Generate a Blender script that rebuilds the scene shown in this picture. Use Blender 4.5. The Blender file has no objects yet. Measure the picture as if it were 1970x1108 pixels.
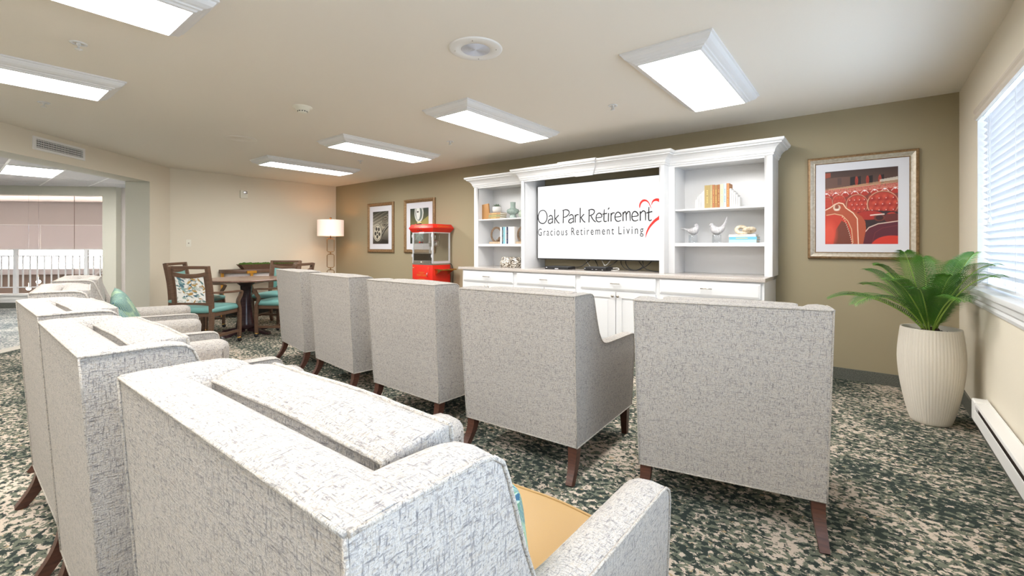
import bpy, bmesh, math, random
import numpy as np
from mathutils import Vector, Matrix
C = bpy.context.scene.collection
SC = bpy.context.scene
PI = math.pi

# ---------------------------------------------------------------- camera
cam = bpy.data.cameras.new('camera')
cam.sensor_width = 36
cam.lens = 36 * 863 / 1970
cam.shift_y = -80 / 1970
cam.clip_start = 0.02
cam_o = bpy.data.objects.new('camera', cam)
C.objects.link(cam_o)
cam_o.location = (0, 0, 1.2)
cam_o.rotation_euler = (PI / 2, 0, math.radians(38.24))
SC.camera = cam_o

EX = 2.6      # exposure gain
# ---------------------------------------------------------------- world and exposure
w = bpy.data.worlds.new('daylight')
SC.world = w
w.use_nodes = True
w.node_tree.nodes['Background'].inputs[0].default_value = (0.68, 0.83, 1.0, 1)
w.node_tree.nodes['Background'].inputs[1].default_value = 3.6
SC.view_settings.view_transform = 'Standard'
SC.view_settings.look = 'None'
SC.view_settings.gamma = 1
SC.view_settings.exposure = math.log2(EX)
LAMP_POWER = 12.0        # ceiling fixtures' diffusers
PORTALS = [((0.80, 3.43, 1.53), 1.75, 1.2), ((0.80, 0.42, 1.53), 2.6, 1.2)]
for p, sy, sz in PORTALS:
    l = bpy.data.lights.new('window_portal', 'AREA')
    l.shape = 'RECTANGLE'; l.size = sz; l.size_y = sy
    l.cycles.is_portal = True
    o = bpy.data.objects.new('window_portal', l)
    C.objects.link(o); o.location = p
    o.rotation_euler = (0, PI / 2, 0)

# ---------------------------------------------------------------- helpers
def lin(c):
    return c / 12.92 if c <= 0.04045 else ((c + 0.055) / 1.055) ** 2.4
def rgb(r, g, b):
    return (lin(r / 255), lin(g / 255), lin(b / 255), 1)
def mat(name, col, rough=0.5, metal=0.0, emit=None, estr=0.0, spec=None, sheen=0.0):
    m = bpy.data.materials.new(name); m.use_nodes = True
    b = m.node_tree.nodes['Principled BSDF']
    b.inputs['Base Color'].default_value = col
    b.inputs['Roughness'].default_value = rough
    b.inputs['Metallic'].default_value = metal
    if spec is not None: b.inputs['Specular IOR Level'].default_value = spec
    if sheen: b.inputs['Sheen Weight'].default_value = sheen
    if emit is not None:
        b.inputs['Emission Color'].default_value = emit
        b.inputs['Emission Strength'].default_value = estr
    return m
def nd(m, t, **k):
    n = m.node_tree.nodes.new(t)
    for a, v in k.items(): setattr(n, a, v)
    return n
def lk(m, a, b): m.node_tree.links.new(a, b)
def ramp(m, stops, interp='LINEAR'):
    r = nd(m, 'ShaderNodeValToRGB'); cr = r.color_ramp; cr.interpolation = interp
    while len(cr.elements) < len(stops): cr.elements.new(0.5)
    for e, (p, c) in zip(cr.elements, stops): e.position = p; e.color = c
    return r
def noise(m, scale, vec_scale=(1, 1, 1), detail=2, rough=0.5, coord='Object', dist=0.0, loc=(0, 0, 0)):
    tc = nd(m, 'ShaderNodeTexCoord'); mp = nd(m, 'ShaderNodeMapping')
    mp.inputs['Scale'].default_value = vec_scale; mp.inputs['Location'].default_value = loc
    lk(m, tc.outputs[coord], mp.inputs[0])
    n = nd(m, 'ShaderNodeTexNoise'); n.inputs['Scale'].default_value = scale
    n.inputs['Detail'].default_value = detail; n.inputs['Roughness'].default_value = rough
    n.inputs['Distortion'].default_value = dist
    lk(m, mp.outputs[0], n.inputs['Vector'])
    return n.outputs['Fac']
def mathn(m, op, a, b=None, clamp=False):
    n = nd(m, 'ShaderNodeMath', operation=op); n.use_clamp = clamp
    for i, v in enumerate((a, b)):
        if v is None: continue
        if isinstance(v, (int, float)): n.inputs[i].default_value = v
        else: lk(m, v, n.inputs[i])
    return n.outputs[0]
def mix(m, fac, a, b):
    n = nd(m, 'ShaderNodeMix', data_type='RGBA')
    if isinstance(fac, (int, float)): n.inputs['Factor'].default_value = fac
    else: lk(m, fac, n.inputs['Factor'])
    for k, v in ((6, a), (7, b)):
        if isinstance(v, tuple): n.inputs[k].default_value = v
        else: lk(m, v, n.inputs[k])
    return n.outputs[2]
def bsdf(m): return m.node_tree.nodes['Principled BSDF']
def bump(m, h, strength=0.3, dist=0.002):
    n = nd(m, 'ShaderNodeBump'); n.inputs['Strength'].default_value = strength
    n.inputs['Distance'].default_value = dist
    lk(m, h, n.inputs['Height']); lk(m, n.outputs[0], bsdf(m).inputs['Normal'])

def wallpaint(name, col, tex=0.15):
    m = mat(name, col, 0.75)
    bump(m, noise(m, 160, detail=3), tex, 0.0015)
    return m
def wood(name, c1, c2, rough=0.35, sc=(2, 2, 22), scale=4):
    m = mat(name, c1, rough)
    f = noise(m, scale, sc, 4, 0.6, dist=0.4)
    r = ramp(m, [(0.3, c1), (0.7, c2)])
    lk(m, f, r.inputs[0]); lk(m, r.outputs[0], bsdf(m).inputs['Base Color'])
    return m
def tweed(name, base, fleck, tan):
    m = mat(name, base, 0.9, sheen=0.1)
    a = noise(m, 1, (48, 290, 290), 3, 0.65)
    b = noise(m, 1, (290, 48, 290), 3, 0.65, loc=(3, 1, 7))
    c = noise(m, 1, (290, 290, 48), 3, 0.65, loc=(9, 5, 2))
    hi = mathn(m, 'MAXIMUM', mathn(m, 'MAXIMUM', a, b), c)
    lo = mathn(m, 'MINIMUM', mathn(m, 'MINIMUM', a, b), c)
    r1 = ramp(m, [(0.515, (0, 0, 0, 1)), (0.68, (1, 1, 1, 1))]); lk(m, hi, r1.inputs[0])
    r2 = ramp(m, [(0.32, (1, 1, 1, 1)), (0.47, (0, 0, 0, 1))]); lk(m, lo, r2.inputs[0])
    f = noise(m, 700, detail=1)
    col = mix(m, r1.outputs[0], base, fleck)
    col = mix(m, mathn(m, 'MULTIPLY', r2.outputs[0], 0.55), col, tan)
    col = mix(m, mathn(m, 'MULTIPLY', f, 0.30), col, (0.12, 0.11, 0.10, 1))
    lk(m, col, bsdf(m).inputs['Base Color'])
    s = mathn(m, 'ADD', mathn(m, 'ADD', a, b), c)
    bump(m, s, 0.6, 0.003)
    return m
def glass(name, tint=(1, 1, 1, 1), amt=0.12):
    m = bpy.data.materials.new(name); m.use_nodes = True
    nt = m.node_tree; nt.nodes.clear()
    out = nt.nodes.new('ShaderNodeOutputMaterial'); mx = nt.nodes.new('ShaderNodeMixShader')
    t = nt.nodes.new('ShaderNodeBsdfTransparent'); g = nt.nodes.new('ShaderNodeBsdfGlossy')
    f = nt.nodes.new('ShaderNodeFresnel'); f.inputs[0].default_value = 1.45
    g.inputs['Roughness'].default_value = 0.03; t.inputs[0].default_value = tint
    ad = nt.nodes.new('ShaderNodeMath'); ad.operation = 'MULTIPLY'; ad.inputs[1].default_value = amt * 8
    nt.links.new(f.outputs[0], ad.inputs[0]); nt.links.new(ad.outputs[0], mx.inputs[0])
    nt.links.new(t.outputs[0], mx.inputs[1]); nt.links.new(g.outputs[0], mx.inputs[2])
    nt.links.new(mx.outputs[0], out.inputs[0])
    return m
def vcol(name, rough=0.5, spec=0.4):
    m = mat(name, (1, 1, 1, 1), rough, spec=spec)
    a = nd(m, 'ShaderNodeVertexColor'); a.layer_name = 'col'
    lk(m, a.outputs[0], bsdf(m).inputs['Base Color'])
    return m

# ---------------------------------------------------------------- materials
M = {}
M['khaki'] = wallpaint('khaki_paint', rgb(160, 148, 120))
M['cream'] = wallpaint('cream_paint', rgb(222, 213, 194))
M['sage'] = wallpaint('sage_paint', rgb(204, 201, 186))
M['taupe'] = wallpaint('taupe_paint', rgb(198, 190, 184))
M['mauve'] = wallpaint('mauve_paint', rgb(216, 208, 205))
M['brownpaint'] = wallpaint('brown_paint', rgb(165, 145, 130))
M['ceiling'] = wallpaint('ceiling_paint', rgb(232, 225, 213), 0.3)
M['white'] = mat('white_lacquer', rgb(224, 224, 224), 0.38)
M['whitemat'] = mat('white_trim', rgb(232, 230, 226), 0.5)
M['offwhite'] = mat('ivory_plastic', rgb(228, 224, 208), 0.45)
M['diffuser'] = mat('lamp_diffuser', rgb(250, 250, 250), 0.5, emit=(1.0, 0.988, 0.975, 1), estr=LAMP_POWER)
M['fabric'] = tweed('tweed_upholstery', rgb(198, 192, 184), rgb(112, 109, 110), rgb(166, 152, 132))
M['welt'] = tweed('tweed_piping', rgb(202, 195, 184), rgb(120, 116, 114), rgb(160, 144, 120))
M['mustard'] = mat('mustard_vinyl', rgb(164, 131, 80), 0.45)
bump(M['mustard'], noise(M['mustard'], 420, detail=2), 0.25, 0.001)
M['walnut'] = wood('dark_walnut', rgb(92, 56, 42), rgb(62, 38, 30), 0.35)
M['chairwood'] = wood('brown_wood', rgb(108, 82, 64), rgb(86, 64, 50), 0.35)
M['tablewood'] = wood('table_wood', rgb(128, 98, 82), rgb(98, 72, 62), 0.25, (18, 2, 2))
M['espresso'] = wood('espresso_wood', rgb(70, 48, 50), rgb(48, 34, 38), 0.22)
M['trough'] = wood('trough_wood', rgb(120, 92, 70), rgb(84, 62, 48), 0.6, (2, 22, 22))
M['palewood'] = wood('pale_wood', rgb(190, 168, 140), rgb(160, 138, 112), 0.6, (22, 2, 2), 3)
M['teal'] = mat('teal_vinyl', rgb(112, 162, 156), 0.35)
M['gold'] = mat('brushed_gold', rgb(214, 156, 60), 0.35, 0.6)
M['agedgold'] = mat('aged_gold', rgb(150, 118, 78), 0.35, 0.85)
M['brass'] = mat('brass', rgb(200, 160, 90), 0.25, 1.0)
M['nickel'] = mat('brushed_nickel', rgb(180, 172, 162), 0.3, 1.0)
M['steel'] = mat('stainless_steel', rgb(190, 190, 190), 0.25, 1.0)
M['alu'] = mat('pale_aluminium', rgb(214, 216, 220), 0.35, 0.3)
M['black'] = mat('black_plastic', rgb(28, 28, 30), 0.35)
M['rubber'] = mat('black_rubber', rgb(22, 22, 24), 0.6)
M['red'] = mat('red_enamel', rgb(208, 38, 24), 0.3)
M['goldprint'] = mat('gold_print', rgb(196, 130, 40), 0.5)
M['screen'] = mat('white_screen', rgb(5, 5, 5), 0.3, emit=(1, 1, 1, 1), estr=1.15 / EX)
M['ink'] = mat('black_letters', rgb(20, 20, 22), 0.7)
M['logored'] = mat('red_heart_stroke', rgb(232, 40, 34), 0.7, emit=rgb(236, 48, 40), estr=0.75 / EX)
M['mat_board'] = mat('mat_board', rgb(218, 218, 224), 0.7)
M['shade'] = mat('linen_shade', rgb(244, 232, 222), 0.8, emit=rgb(255, 214, 196), estr=.42 / EX)
M['bulb'] = mat('warm_bulb', rgb(255, 240, 220), 0.5, emit=rgb(255, 190, 130), estr=36)
M['soil'] = mat('dark_soil', rgb(58, 42, 34), 0.95)
M['ceramic'] = mat('white_ceramic', rgb(222, 220, 216), 0.45)
M['lucite'] = glass('clear_acrylic', (0.93, 0.95, 0.97, 1), 0.14)
M['pane'] = glass('window_glass', (0.97, 0.98, 1, 1), 0.05)
M['popglass'] = glass('cabinet_glass', (0.985, 0.99, 0.99, 1), 0.06)
M['vinyl_pot'] = mat('ivory_fibre_pot', rgb(222, 214, 200), 0.55)
M['slat'] = mat('white_blind_slat', rgb(222, 224, 228), 0.45)
M['valance'] = wallpaint('valance_beige', rgb(206, 196, 182), 0.05)
M['heater'] = mat('white_heater_enamel', rgb(232, 230, 226), 0.4)
M['dark_gap'] = mat('dark_heater_fins', rgb(92, 80, 72), 0.6)
M['strip'] = mat('pale_transition_strip', rgb(188, 180, 166), 0.8)

# speckled vinyl baseboard
m = mat('speckled_baseboard', rgb(86, 88, 80), 0.5)
r = ramp(m, [(0.35, rgb(64, 68, 62)), (0.65, rgb(116, 116, 106))]); lk(m, noise(m, 180, detail=3, rough=0.7), r.inputs[0])
lk(m, r.outputs[0], bsdf(m).inputs['Base Color']); M['base'] = m
# granite worktop
m = mat('speckled_stone_top', rgb(190, 180, 172), 0.12)
r = ramp(m, [(0.33, rgb(120, 108, 100)), (0.45, rgb(186, 176, 168)), (0.62, rgb(206, 200, 194)), (0.75, rgb(160, 150, 142))])
lk(m, noise(m, 190, detail=4, rough=0.8), r.inputs[0]); lk(m, r.outputs[0], bsdf(m).inputs['Base Color']); M['stone'] = m
# carpet
def carpet(name, dark, mid, cream, tan):
    m = mat(name, mid, 0.95, spec=0.15)
    A = noise(m, 1, (31, 38, 20), 4, 0.58, dist=0.4)
    B = noise(m, 1, (28, 35, 20), 4, 0.58, dist=0.4, loc=(7, 3, 1))
    L = noise(m, 1, (2.2, 2.8, 1), 2, 0.5, loc=(1, 9, 4))
    Dn = noise(m, 1, (26, 36, 20), 3, 0.6, dist=0.6, loc=(4, 8, 2))
    a = mathn(m, 'ADD', A, mathn(m, 'MULTIPLY', mathn(m, 'SUBTRACT', L, 0.5), 0.35))
    b = mathn(m, 'SUBTRACT', B, mathn(m, 'MULTIPLY', mathn(m, 'SUBTRACT', L, 0.5), 0.30))
    ra = ramp(m, [(0.515, (0, 0, 0, 1)), (0.53, (1, 1, 1, 1))]); lk(m, a, ra.inputs[0])
    rb = ramp(m, [(0.525, (0, 0, 0, 1)), (0.54, (1, 1, 1, 1))]); lk(m, b, rb.inputs[0])
    rt = ramp(m, [(0.64, (0, 0, 0, 1)), (0.66, (1, 1, 1, 1))]); lk(m, Dn, rt.inputs[0])
    c = mix(m, rb.outputs[0], mid, cream)
    c = mix(m, rt.outputs[0], c, tan)
    c = mix(m, ra.outputs[0], c, dark)
    fz = noise(m, 500, detail=2)
    c = mix(m, mathn(m, 'MULTIPLY', fz, 0.35), c, (0.02, 0.02, 0.02, 1))
    lk(m, c, bsdf(m).inputs['Base Color'])
    bump(m, fz, 0.6, 0.004)
    return m
M['carpet'] = carpet('patterned_carpet', rgb(56, 66, 61), rgb(120, 124, 108), rgb(218, 202, 184), rgb(190, 164, 130))
M['carpet2'] = carpet('pale_patterned_carpet', rgb(112, 120, 122), rgb(164, 168, 164), rgb(222, 216, 208), rgb(190, 186, 178))
# acoustic tile
m = mat('acoustic_tile', rgb(206, 202, 200), 0.9)
r = ramp(m, [(0.35, rgb(176, 172, 170)), (0.55, rgb(212, 208, 206))]); lk(m, noise(m, 120, detail=4, rough=0.8), r.inputs[0])
lk(m, r.outputs[0], bsdf(m).inputs['Base Color']); M['tile'] = m
# picture frame gold / silver leaf
m = mat('champagne_gold_leaf', rgb(190, 160, 120), 0.4, 0.45)
r = ramp(m, [(0.3, rgb(176, 164, 144)), (0.7, rgb(206, 198, 184))])
lk(m, noise(m, 40, (1, 1, 1), 3, 0.6), r.inputs[0]); lk(m, r.outputs[0], bsdf(m).inputs['Base Color']); M['leaf_silver'] = m
m = mat('bronze_gold_leaf', rgb(150, 120, 80), 0.4, 0.4)
r = ramp(m, [(0.3, rgb(122, 94, 62)), (0.7, rgb(160, 130, 94))])
lk(m, noise(m, 50, (1, 1, 1), 3, 0.6), r.inputs[0]); lk(m, r.outputs[0], bsdf(m).inputs['Base Color']); M['leaf_gold'] = m
# mosaic
m = mat('pearl_mosaic', rgb(150, 140, 120), 0.25)
tc = nd(m, 'ShaderNodeTexCoord'); v = nd(m, 'ShaderNodeTexVoronoi'); v.distance = 'CHEBYCHEV'; v.inputs['Scale'].default_value = 105
v.inputs['Randomness'].default_value = 0.35
lk(m, tc.outputs['Object'], v.inputs['Vector'])
r = ramp(m, [(0.0, rgb(60, 52, 44)), (0.3, rgb(206, 198, 184)), (0.45, rgb(120, 108, 92)), (0.62, rgb(226, 220, 208)), (0.76, rgb(84, 74, 64))], 'CONSTANT')
lk(m, v.outputs['Color'], r.inputs[0]); lk(m, r.outputs[0], bsdf(m).inputs['Base Color']); M['mosaic'] = m
# stone knot, speckled bird, vases
def mottled(name, c1, c2, scale=40, rough=0.6):
    m = mat(name, c1, rough); r = ramp(m, [(0.35, c2), (0.6, c1)])
    lk(m, noise(m, scale, detail=5, rough=0.7), r.inputs[0]); lk(m, r.outputs[0], bsdf(m).inputs['Base Color']); return m
M['knot'] = mottled('mottled_ivory_stone', rgb(226, 214, 192), rgb(186, 164, 134), 30)
M['birdgrey'] = mottled('chalky_grey_wood', rgb(206, 204, 204), rgb(158, 156, 160), 45, 0.7)
M['seaglass'] = mottled('sea_green_glass', rgb(164, 178, 170), rgb(132, 150, 142), 12, 0.08)
M['seaglass2'] = mottled('pale_green_glass', rgb(196, 206, 190), rgb(164, 178, 162), 12, 0.08)
M['succ'] = mottled('dusty_green_succulent', rgb(138, 152, 132), rgb(96, 112, 96), 60)
M['bronze'] = mottled('antique_bronze', rgb(132, 108, 84), rgb(92, 74, 58), 60, 0.4)
M['moss'] = mottled('green_moss', rgb(86, 122, 40), rgb(44, 74, 22), 90, 0.95)
bump(M['moss'], noise(M['moss'], 220, detail=3), 1.0, 0.01)
# fern leaf
m = mat('cycad_leaf_green', rgb(70, 130, 40), 0.5)
r = ramp(m, [(0.3, rgb(36, 80, 30)), (0.55, rgb(72, 120, 36)), (0.8, rgb(118, 156, 56))])
lk(m, noise(m, 5, detail=2), r.inputs[0]); lk(m, r.outputs[0], bsdf(m).inputs['Base Color']); M['leaf'] = m
M['rachis'] = mat('yellow_green_stem', rgb(140, 172, 74), 0.45)
# pillow
m = mat('green_leaf_print', rgb(150, 190, 170), 0.85)
tc = nd(m, 'ShaderNodeTexCoord'); mp = nd(m, 'ShaderNodeMapping'); mp.inputs['Rotation'].default_value = (0, 0, 0.7)
lk(m, tc.outputs['Object'], mp.inputs[0])
wv = nd(m, 'ShaderNodeTexWave'); wv.inputs['Scale'].default_value = 30; wv.inputs['Distortion'].default_value = 6; wv.inputs['Detail'].default_value = 3
lk(m, mp.outputs[0], wv.inputs['Vector'])
r = ramp(m, [(0.2, rgb(52, 92, 116)), (0.4, rgb(120, 158, 152)), (0.6, rgb(190, 200, 176)), (0.8, rgb(104, 140, 112))])
r2 = ramp(m, [(0.2, rgb(128, 158, 96)), (0.5, rgb(204, 206, 190)), (0.8, rgb(128, 168, 158))])
lk(m, wv.outputs['Fac'], r.inputs[0]); lk(m, wv.outputs['Fac'], r2.inputs[0])
pf = ramp(m, [(0.47, (0, 0, 0, 1)), (0.53, (1, 1, 1, 1))]); lk(m, noise(m, 9, detail=2), pf.inputs[0])
lk(m, mix(m, pf.outputs[0], r.outputs[0], r2.outputs[0]), bsdf(m).inputs['Base Color']); M['pillow'] = m
M['leafprint'] = vcol('leaf_print_fabric', 0.85, 0.2)
M['artprint'] = vcol('art_print', 0.35, 0.4)
M['pastelight'] = mat('bright_cove', rgb(250, 240, 230), 0.6, emit=rgb(255, 244, 234), estr=9.0)
M['chrome'] = mat('pendant_chrome', rgb(200, 200, 205), 0.2, 1.0)
M['pend'] = mat('pendant_bulb', rgb(255, 240, 220), 0.5, emit=rgb(255, 236, 205), estr=30)

# ---------------------------------------------------------------- mesh builder
class MB:
    def __init__(s): s.v = []; s.f = []; s.mi = []; s.sm = []; s.ms = []
    def mk(s, m):
        if m is None: return 0
        if m not in s.ms: s.ms.append(m)
        return s.ms.index(m)
    def add(s, vs, fs, T=None, m=None, smooth=False):
        k = s.mk(m); o = len(s.v)
        for p in vs:
            p = Vector(p)
            if T is not None: p = T @ p
            s.v.append(p[:])
        for f in fs:
            s.f.append([i + o for i in f]); s.mi.append(k); s.sm.append(smooth)
        return s
    def box(s, x0, x1, y0, y1, z0, z1, T=None, m=None):
        vs = [(x, y, z) for z in (z0, z1) for y in (y0, y1) for x in (x0, x1)]
        return s.add(vs, [(0, 2, 3, 1), (4, 5, 7, 6), (0, 1, 5, 4), (2, 6, 7, 3), (0, 4, 6, 2), (1, 3, 7, 5)], T, m)
    def prism(s, pts, a0, a1, axis='x', T=None, m=None, smooth=False):
        n = len(pts)
        def P(a, p):
            return (a, p[0], p[1]) if axis == 'x' else (p[0], a, p[1]) if axis == 'y' else (p[0], p[1], a)
        vs = [P(a0, p) for p in pts] + [P(a1, p) for p in pts]
        s.add(vs, [tuple(range(n))[::-1], tuple(range(n, 2 * n))], T, m)
        o = len(s.v) - 2 * n; k = s.mk(m)
        for i in range(n):
            j = (i + 1) % n
            s.f.append([o + i, o + j, o + n + j, o + n + i]); s.mi.append(k); s.sm.append(smooth)
        return s
    def grid(s, rows, T=None, m=None, smooth=True, cu=False, cv=False):
        R = len(rows); N = len(rows[0]); vs = [p for r in rows for p in r]; fs = []
        for i in range(R if cv else R - 1):
            for j in range(N if cu else N - 1):
                a = i * N + j; b = i * N + (j + 1) % N; i2 = (i + 1) % R
                fs.append((a, b, i2 * N + (j + 1) % N, i2 * N + j))
        return s.add(vs, fs, T, m, smooth)
    def lathe(s, prof, n=32, T=None, m=None, cap=True, smooth=True, flute=None):
        rows = []
        for r, z in prof:
            row = []
            for i in range(n):
                a = 2 * PI * i / n
                rr = r * (flute(a, z) if flute else 1)
                row.append((rr * math.cos(a), rr * math.sin(a), z))
            rows.append(row)
        s.grid(rows, T, m, smooth, cu=True)
        if cap:
            o = len(s.v) - n * len(rows); k = s.mk(m)
            if prof[0][0] > 1e-4: s.f.append([o + i for i in range(n)][::-1]); s.mi.append(k); s.sm.append(False)
            if prof[-1][0] > 1e-4: s.f.append([o + n * (len(rows) - 1) + i for i in range(n)]); s.mi.append(k); s.sm.append(False)
        return s
    def tube(s, path, r, n=8, T=None, m=None, closed=False, sq=None, up=(0, 0, 1)):
        P = [Vector(p) for p in path]; L = len(P); rows = []; prev = None
        for i in range(L):
            if closed: t = (P[(i + 1) % L] - P[i - 1])
            else: t = (P[min(i + 1, L - 1)] - P[max(i - 1, 0)])
            t.normalize()
            if prev is None:
                u = Vector(up)
                if abs(u.dot(t)) > 0.95: u = Vector((1, 0, 0)) if abs(t.x) < 0.9 else Vector((0, 1, 0))
                u = (u - t * u.dot(t)).normalized()
            else:
                u = (prev - t * prev.dot(t)).normalized()
            prev = u; b = t.cross(u)
            rr = r[i] if isinstance(r, (list, tuple)) else r
            if sq:
                wx, wy = sq[i] if isinstance(sq, list) else sq
                rows.append([(P[i] + u * a * wx + b * c * wy)[:] for a, c in ((1, 1), (1, -1), (-1, -1), (-1, 1))])
            else:
                rows.append([(P[i] + (u * math.cos(2 * PI * k / n) + b * math.sin(2 * PI * k / n)) * rr)[:] for k in range(n)])
        s.grid(rows, T, m, smooth=not sq, cu=True, cv=closed)
        if not closed:
            nn = len(rows[0]); o = len(s.v) - nn * L; k = s.mk(m)
            s.f.append([o + i for i in range(nn)][::-1]); s.mi.append(k); s.sm.append(False)
            s.f.append([o + nn * (L - 1) + i for i in range(nn)]); s.mi.append(k); s.sm.append(False)
        return s
    def ball(s, c, r, n=12, T=None, m=None):
        rx, ry, rz = r if isinstance(r, (tuple, list)) else (r, r, r)
        rows = []
        for i in range(n // 2 + 1):
            th = -PI / 2 + PI * i / (n // 2)
            rows.append([(c[0] + rx * math.cos(th) * math.cos(2 * PI * k / n), c[1] + ry * math.cos(th) * math.sin(2 * PI * k / n), c[2] + rz * math.sin(th)) for k in range(n)])
        return s.grid(rows, T, m, True, cu=True)
    def build(s, name, m=None, parent=None, bevel=0, seg=2, label=None):
        me = bpy.data.meshes.new(name)
        me.from_pydata(s.v, [], s.f)
        ms = s.ms if s.ms else [m]
        for q in ms: me.materials.append(q if q else m)
        me.polygons.foreach_set('material_index', s.mi)
        me.polygons.foreach_set('use_smooth', s.sm)
        bm = bmesh.new(); bm.from_mesh(me)
        bmesh.ops.remove_doubles(bm, verts=bm.verts, dist=1e-5)
        bmesh.ops.recalc_face_normals(bm, faces=bm.faces)
        if bevel:
            ed = [e for e in bm.edges if len(e.link_faces) == 2 and e.calc_face_angle(0) > 0.6]
            bmesh.ops.bevel(bm, geom=ed, offset=bevel, segments=seg, profile=0.6, affect='EDGES', clamp_overlap=True)
            for f in bm.faces: f.smooth = True
            for e in bm.edges:
                if len(e.link_faces) == 2 and e.calc_face_angle(0) > 0.6: e.smooth = False
        bm.to_mesh(me); bm.free()
        o = bpy.data.objects.new(name, me); C.objects.link(o)
        if parent: o.parent = parent
        if label: o['label'] = label
        return o
def thing(name, label, cat, loc=(0, 0, 0), rotz=0.0, group=None):
    o = bpy.data.objects.new(name, None); C.objects.link(o)
    o.empty_display_size = 0.1
    o.location = loc; o.rotation_euler = (0, 0, rotz)
    return tag(o, label, cat, group)
def tag(o, label, cat, group=None, loc=None):
    o['label'] = label; o['category'] = cat
    if group: o['group'] = group
    if loc is not None: o.location = loc
    return o
def struct(o): o['kind'] = 'structure'; return o
def dup(root, loc, rotz, label, group=None, name=None):
    def rec(o, par):
        c = o.copy(); C.objects.link(c)
        if par: c.parent = par
        for ch in list(o.children): rec(ch, c)
        return c
    r = rec(root, None); r.location = loc; r.rotation_euler = (0, 0, rotz)
    r['label'] = label
    if group: r['group'] = group
    return r
def rot(x0, y0, a): return Matrix.Translation((x0, y0, 0)) @ Matrix.Rotation(a, 4, 'Z')
def smoothpath(pts, n=6):
    P = [Vector(p) for p in pts]; out = []
    for i in range(len(P) - 1):
        p0 = P[max(i - 1, 0)]; p1 = P[i]; p2 = P[i + 1]; p3 = P[min(i + 2, len(P) - 1)]
        for k in range(n):
            t = k / n
            out.append(0.5 * ((2 * p1) + (p2 - p0) * t + (2 * p0 - 5 * p1 + 4 * p2 - p3) * t * t + (3 * p1 - p0 - 3 * p2 + p3) * t ** 3))
    out.append(P[-1]); return [q[:] for q in out]
def text_mesh(s, name, m, width, height, parent, T, label=None, spacing=1.0):
    cu = bpy.data.curves.new(name, 'FONT'); cu.body = s; cu.space_character = spacing; cu.extrude = 0.0
    o = bpy.data.objects.new(name, cu); C.objects.link(o)
    bpy.context.view_layer.update()
    me = bpy.data.meshes.new_from_object(o.evaluated_get(bpy.context.evaluated_depsgraph_get()))
    bpy.data.objects.remove(o)
    co = np.zeros(len(me.vertices) * 3); me.vertices.foreach_get('co', co); co = co.reshape(-1, 3)
    x0, x1 = co[:, 0].min(), co[:, 0].max()
    cap = 0.729
    co[:, 0] = (co[:, 0] - x0) / (x1 - x0) * width
    co[:, 1] = co[:, 1] / cap * height
    me.vertices.foreach_set('co', co.reshape(-1)); me.transform(T)
    me.materials.clear(); me.materials.append(m)
    q = bpy.data.objects.new(name, me); C.objects.link(q)
    if parent: q.parent = parent
    if label: q['label'] = label
    return q

# ---------------------------------------------------------------- painted surfaces (vertex colours for prints)
class Canvas:
    def __init__(s, nx, ny, bg):
        s.X, s.Y = np.meshgrid(np.linspace(0, 1, nx), np.linspace(0, 1, ny)); s.asp = 1.0
        s.c = np.zeros((ny, nx, 3)) + np.array(bg)
        s.e = 0.7 / nx
    def put(s, mask, col):
        mask = np.clip(mask, 0, 1)[..., None]; s.c = s.c * (1 - mask) + np.array(col) * mask
    def ell(s, cx, cy, rx, ry, col, rot=0, soft=None, a=1.0):
        ca, sa = math.cos(rot), math.sin(rot); dx = s.X - cx; dy = s.Y - cy
        u = (dx * ca + dy * sa) / rx; v = (-dx * sa + dy * ca) / ry
        d = (np.sqrt(u * u + v * v) - 1) * min(rx, ry); w_ = soft or s.e
        s.put(a * (0.5 - d / (2 * w_)), col)
    def poly(s, pts, col, a=1.0):
        ins = np.zeros_like(s.X, bool); n = len(pts)
        for i in range(n):
            x1, y1 = pts[i]; x2, y2 = pts[(i + 1) % n]
            if y1 == y2: continue
            cnd = ((s.Y > min(y1, y2)) & (s.Y <= max(y1, y2))) & (s.X < (x2 - x1) * (s.Y - y1) / (y2 - y1) + x1)
            ins ^= cnd
        s.put(ins * a, col)
    def line(s, pts, w_, col, a=1.0, soft=None):
        d = np.full_like(s.X, 9.0)
        for (x1, y1), (x2, y2) in zip(pts[:-1], pts[1:]):
            L = (x2 - x1) ** 2 + (y2 - y1) ** 2 + 1e-12
            t = np.clip(((s.X - x1) * (x2 - x1) + (s.Y - y1) * (y2 - y1)) / L, 0, 1)
            d = np.minimum(d, np.hypot(s.X - x1 - t * (x2 - x1), s.Y - y1 - t * (y2 - y1)))
        s.put(a * (0.5 - (d - w_ / 2) / (2 * (soft or s.e))), col)
    def grad(s, y0, y1, c0, c1):
        t = np.clip((s.Y - y0) / (y1 - y0), 0, 1)[..., None]; m_ = ((s.Y >= y0) & (s.Y <= y1))[..., None]
        s.c = np.where(m_, np.array(c0) * (1 - t) + np.array(c1) * t, s.c)
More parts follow.
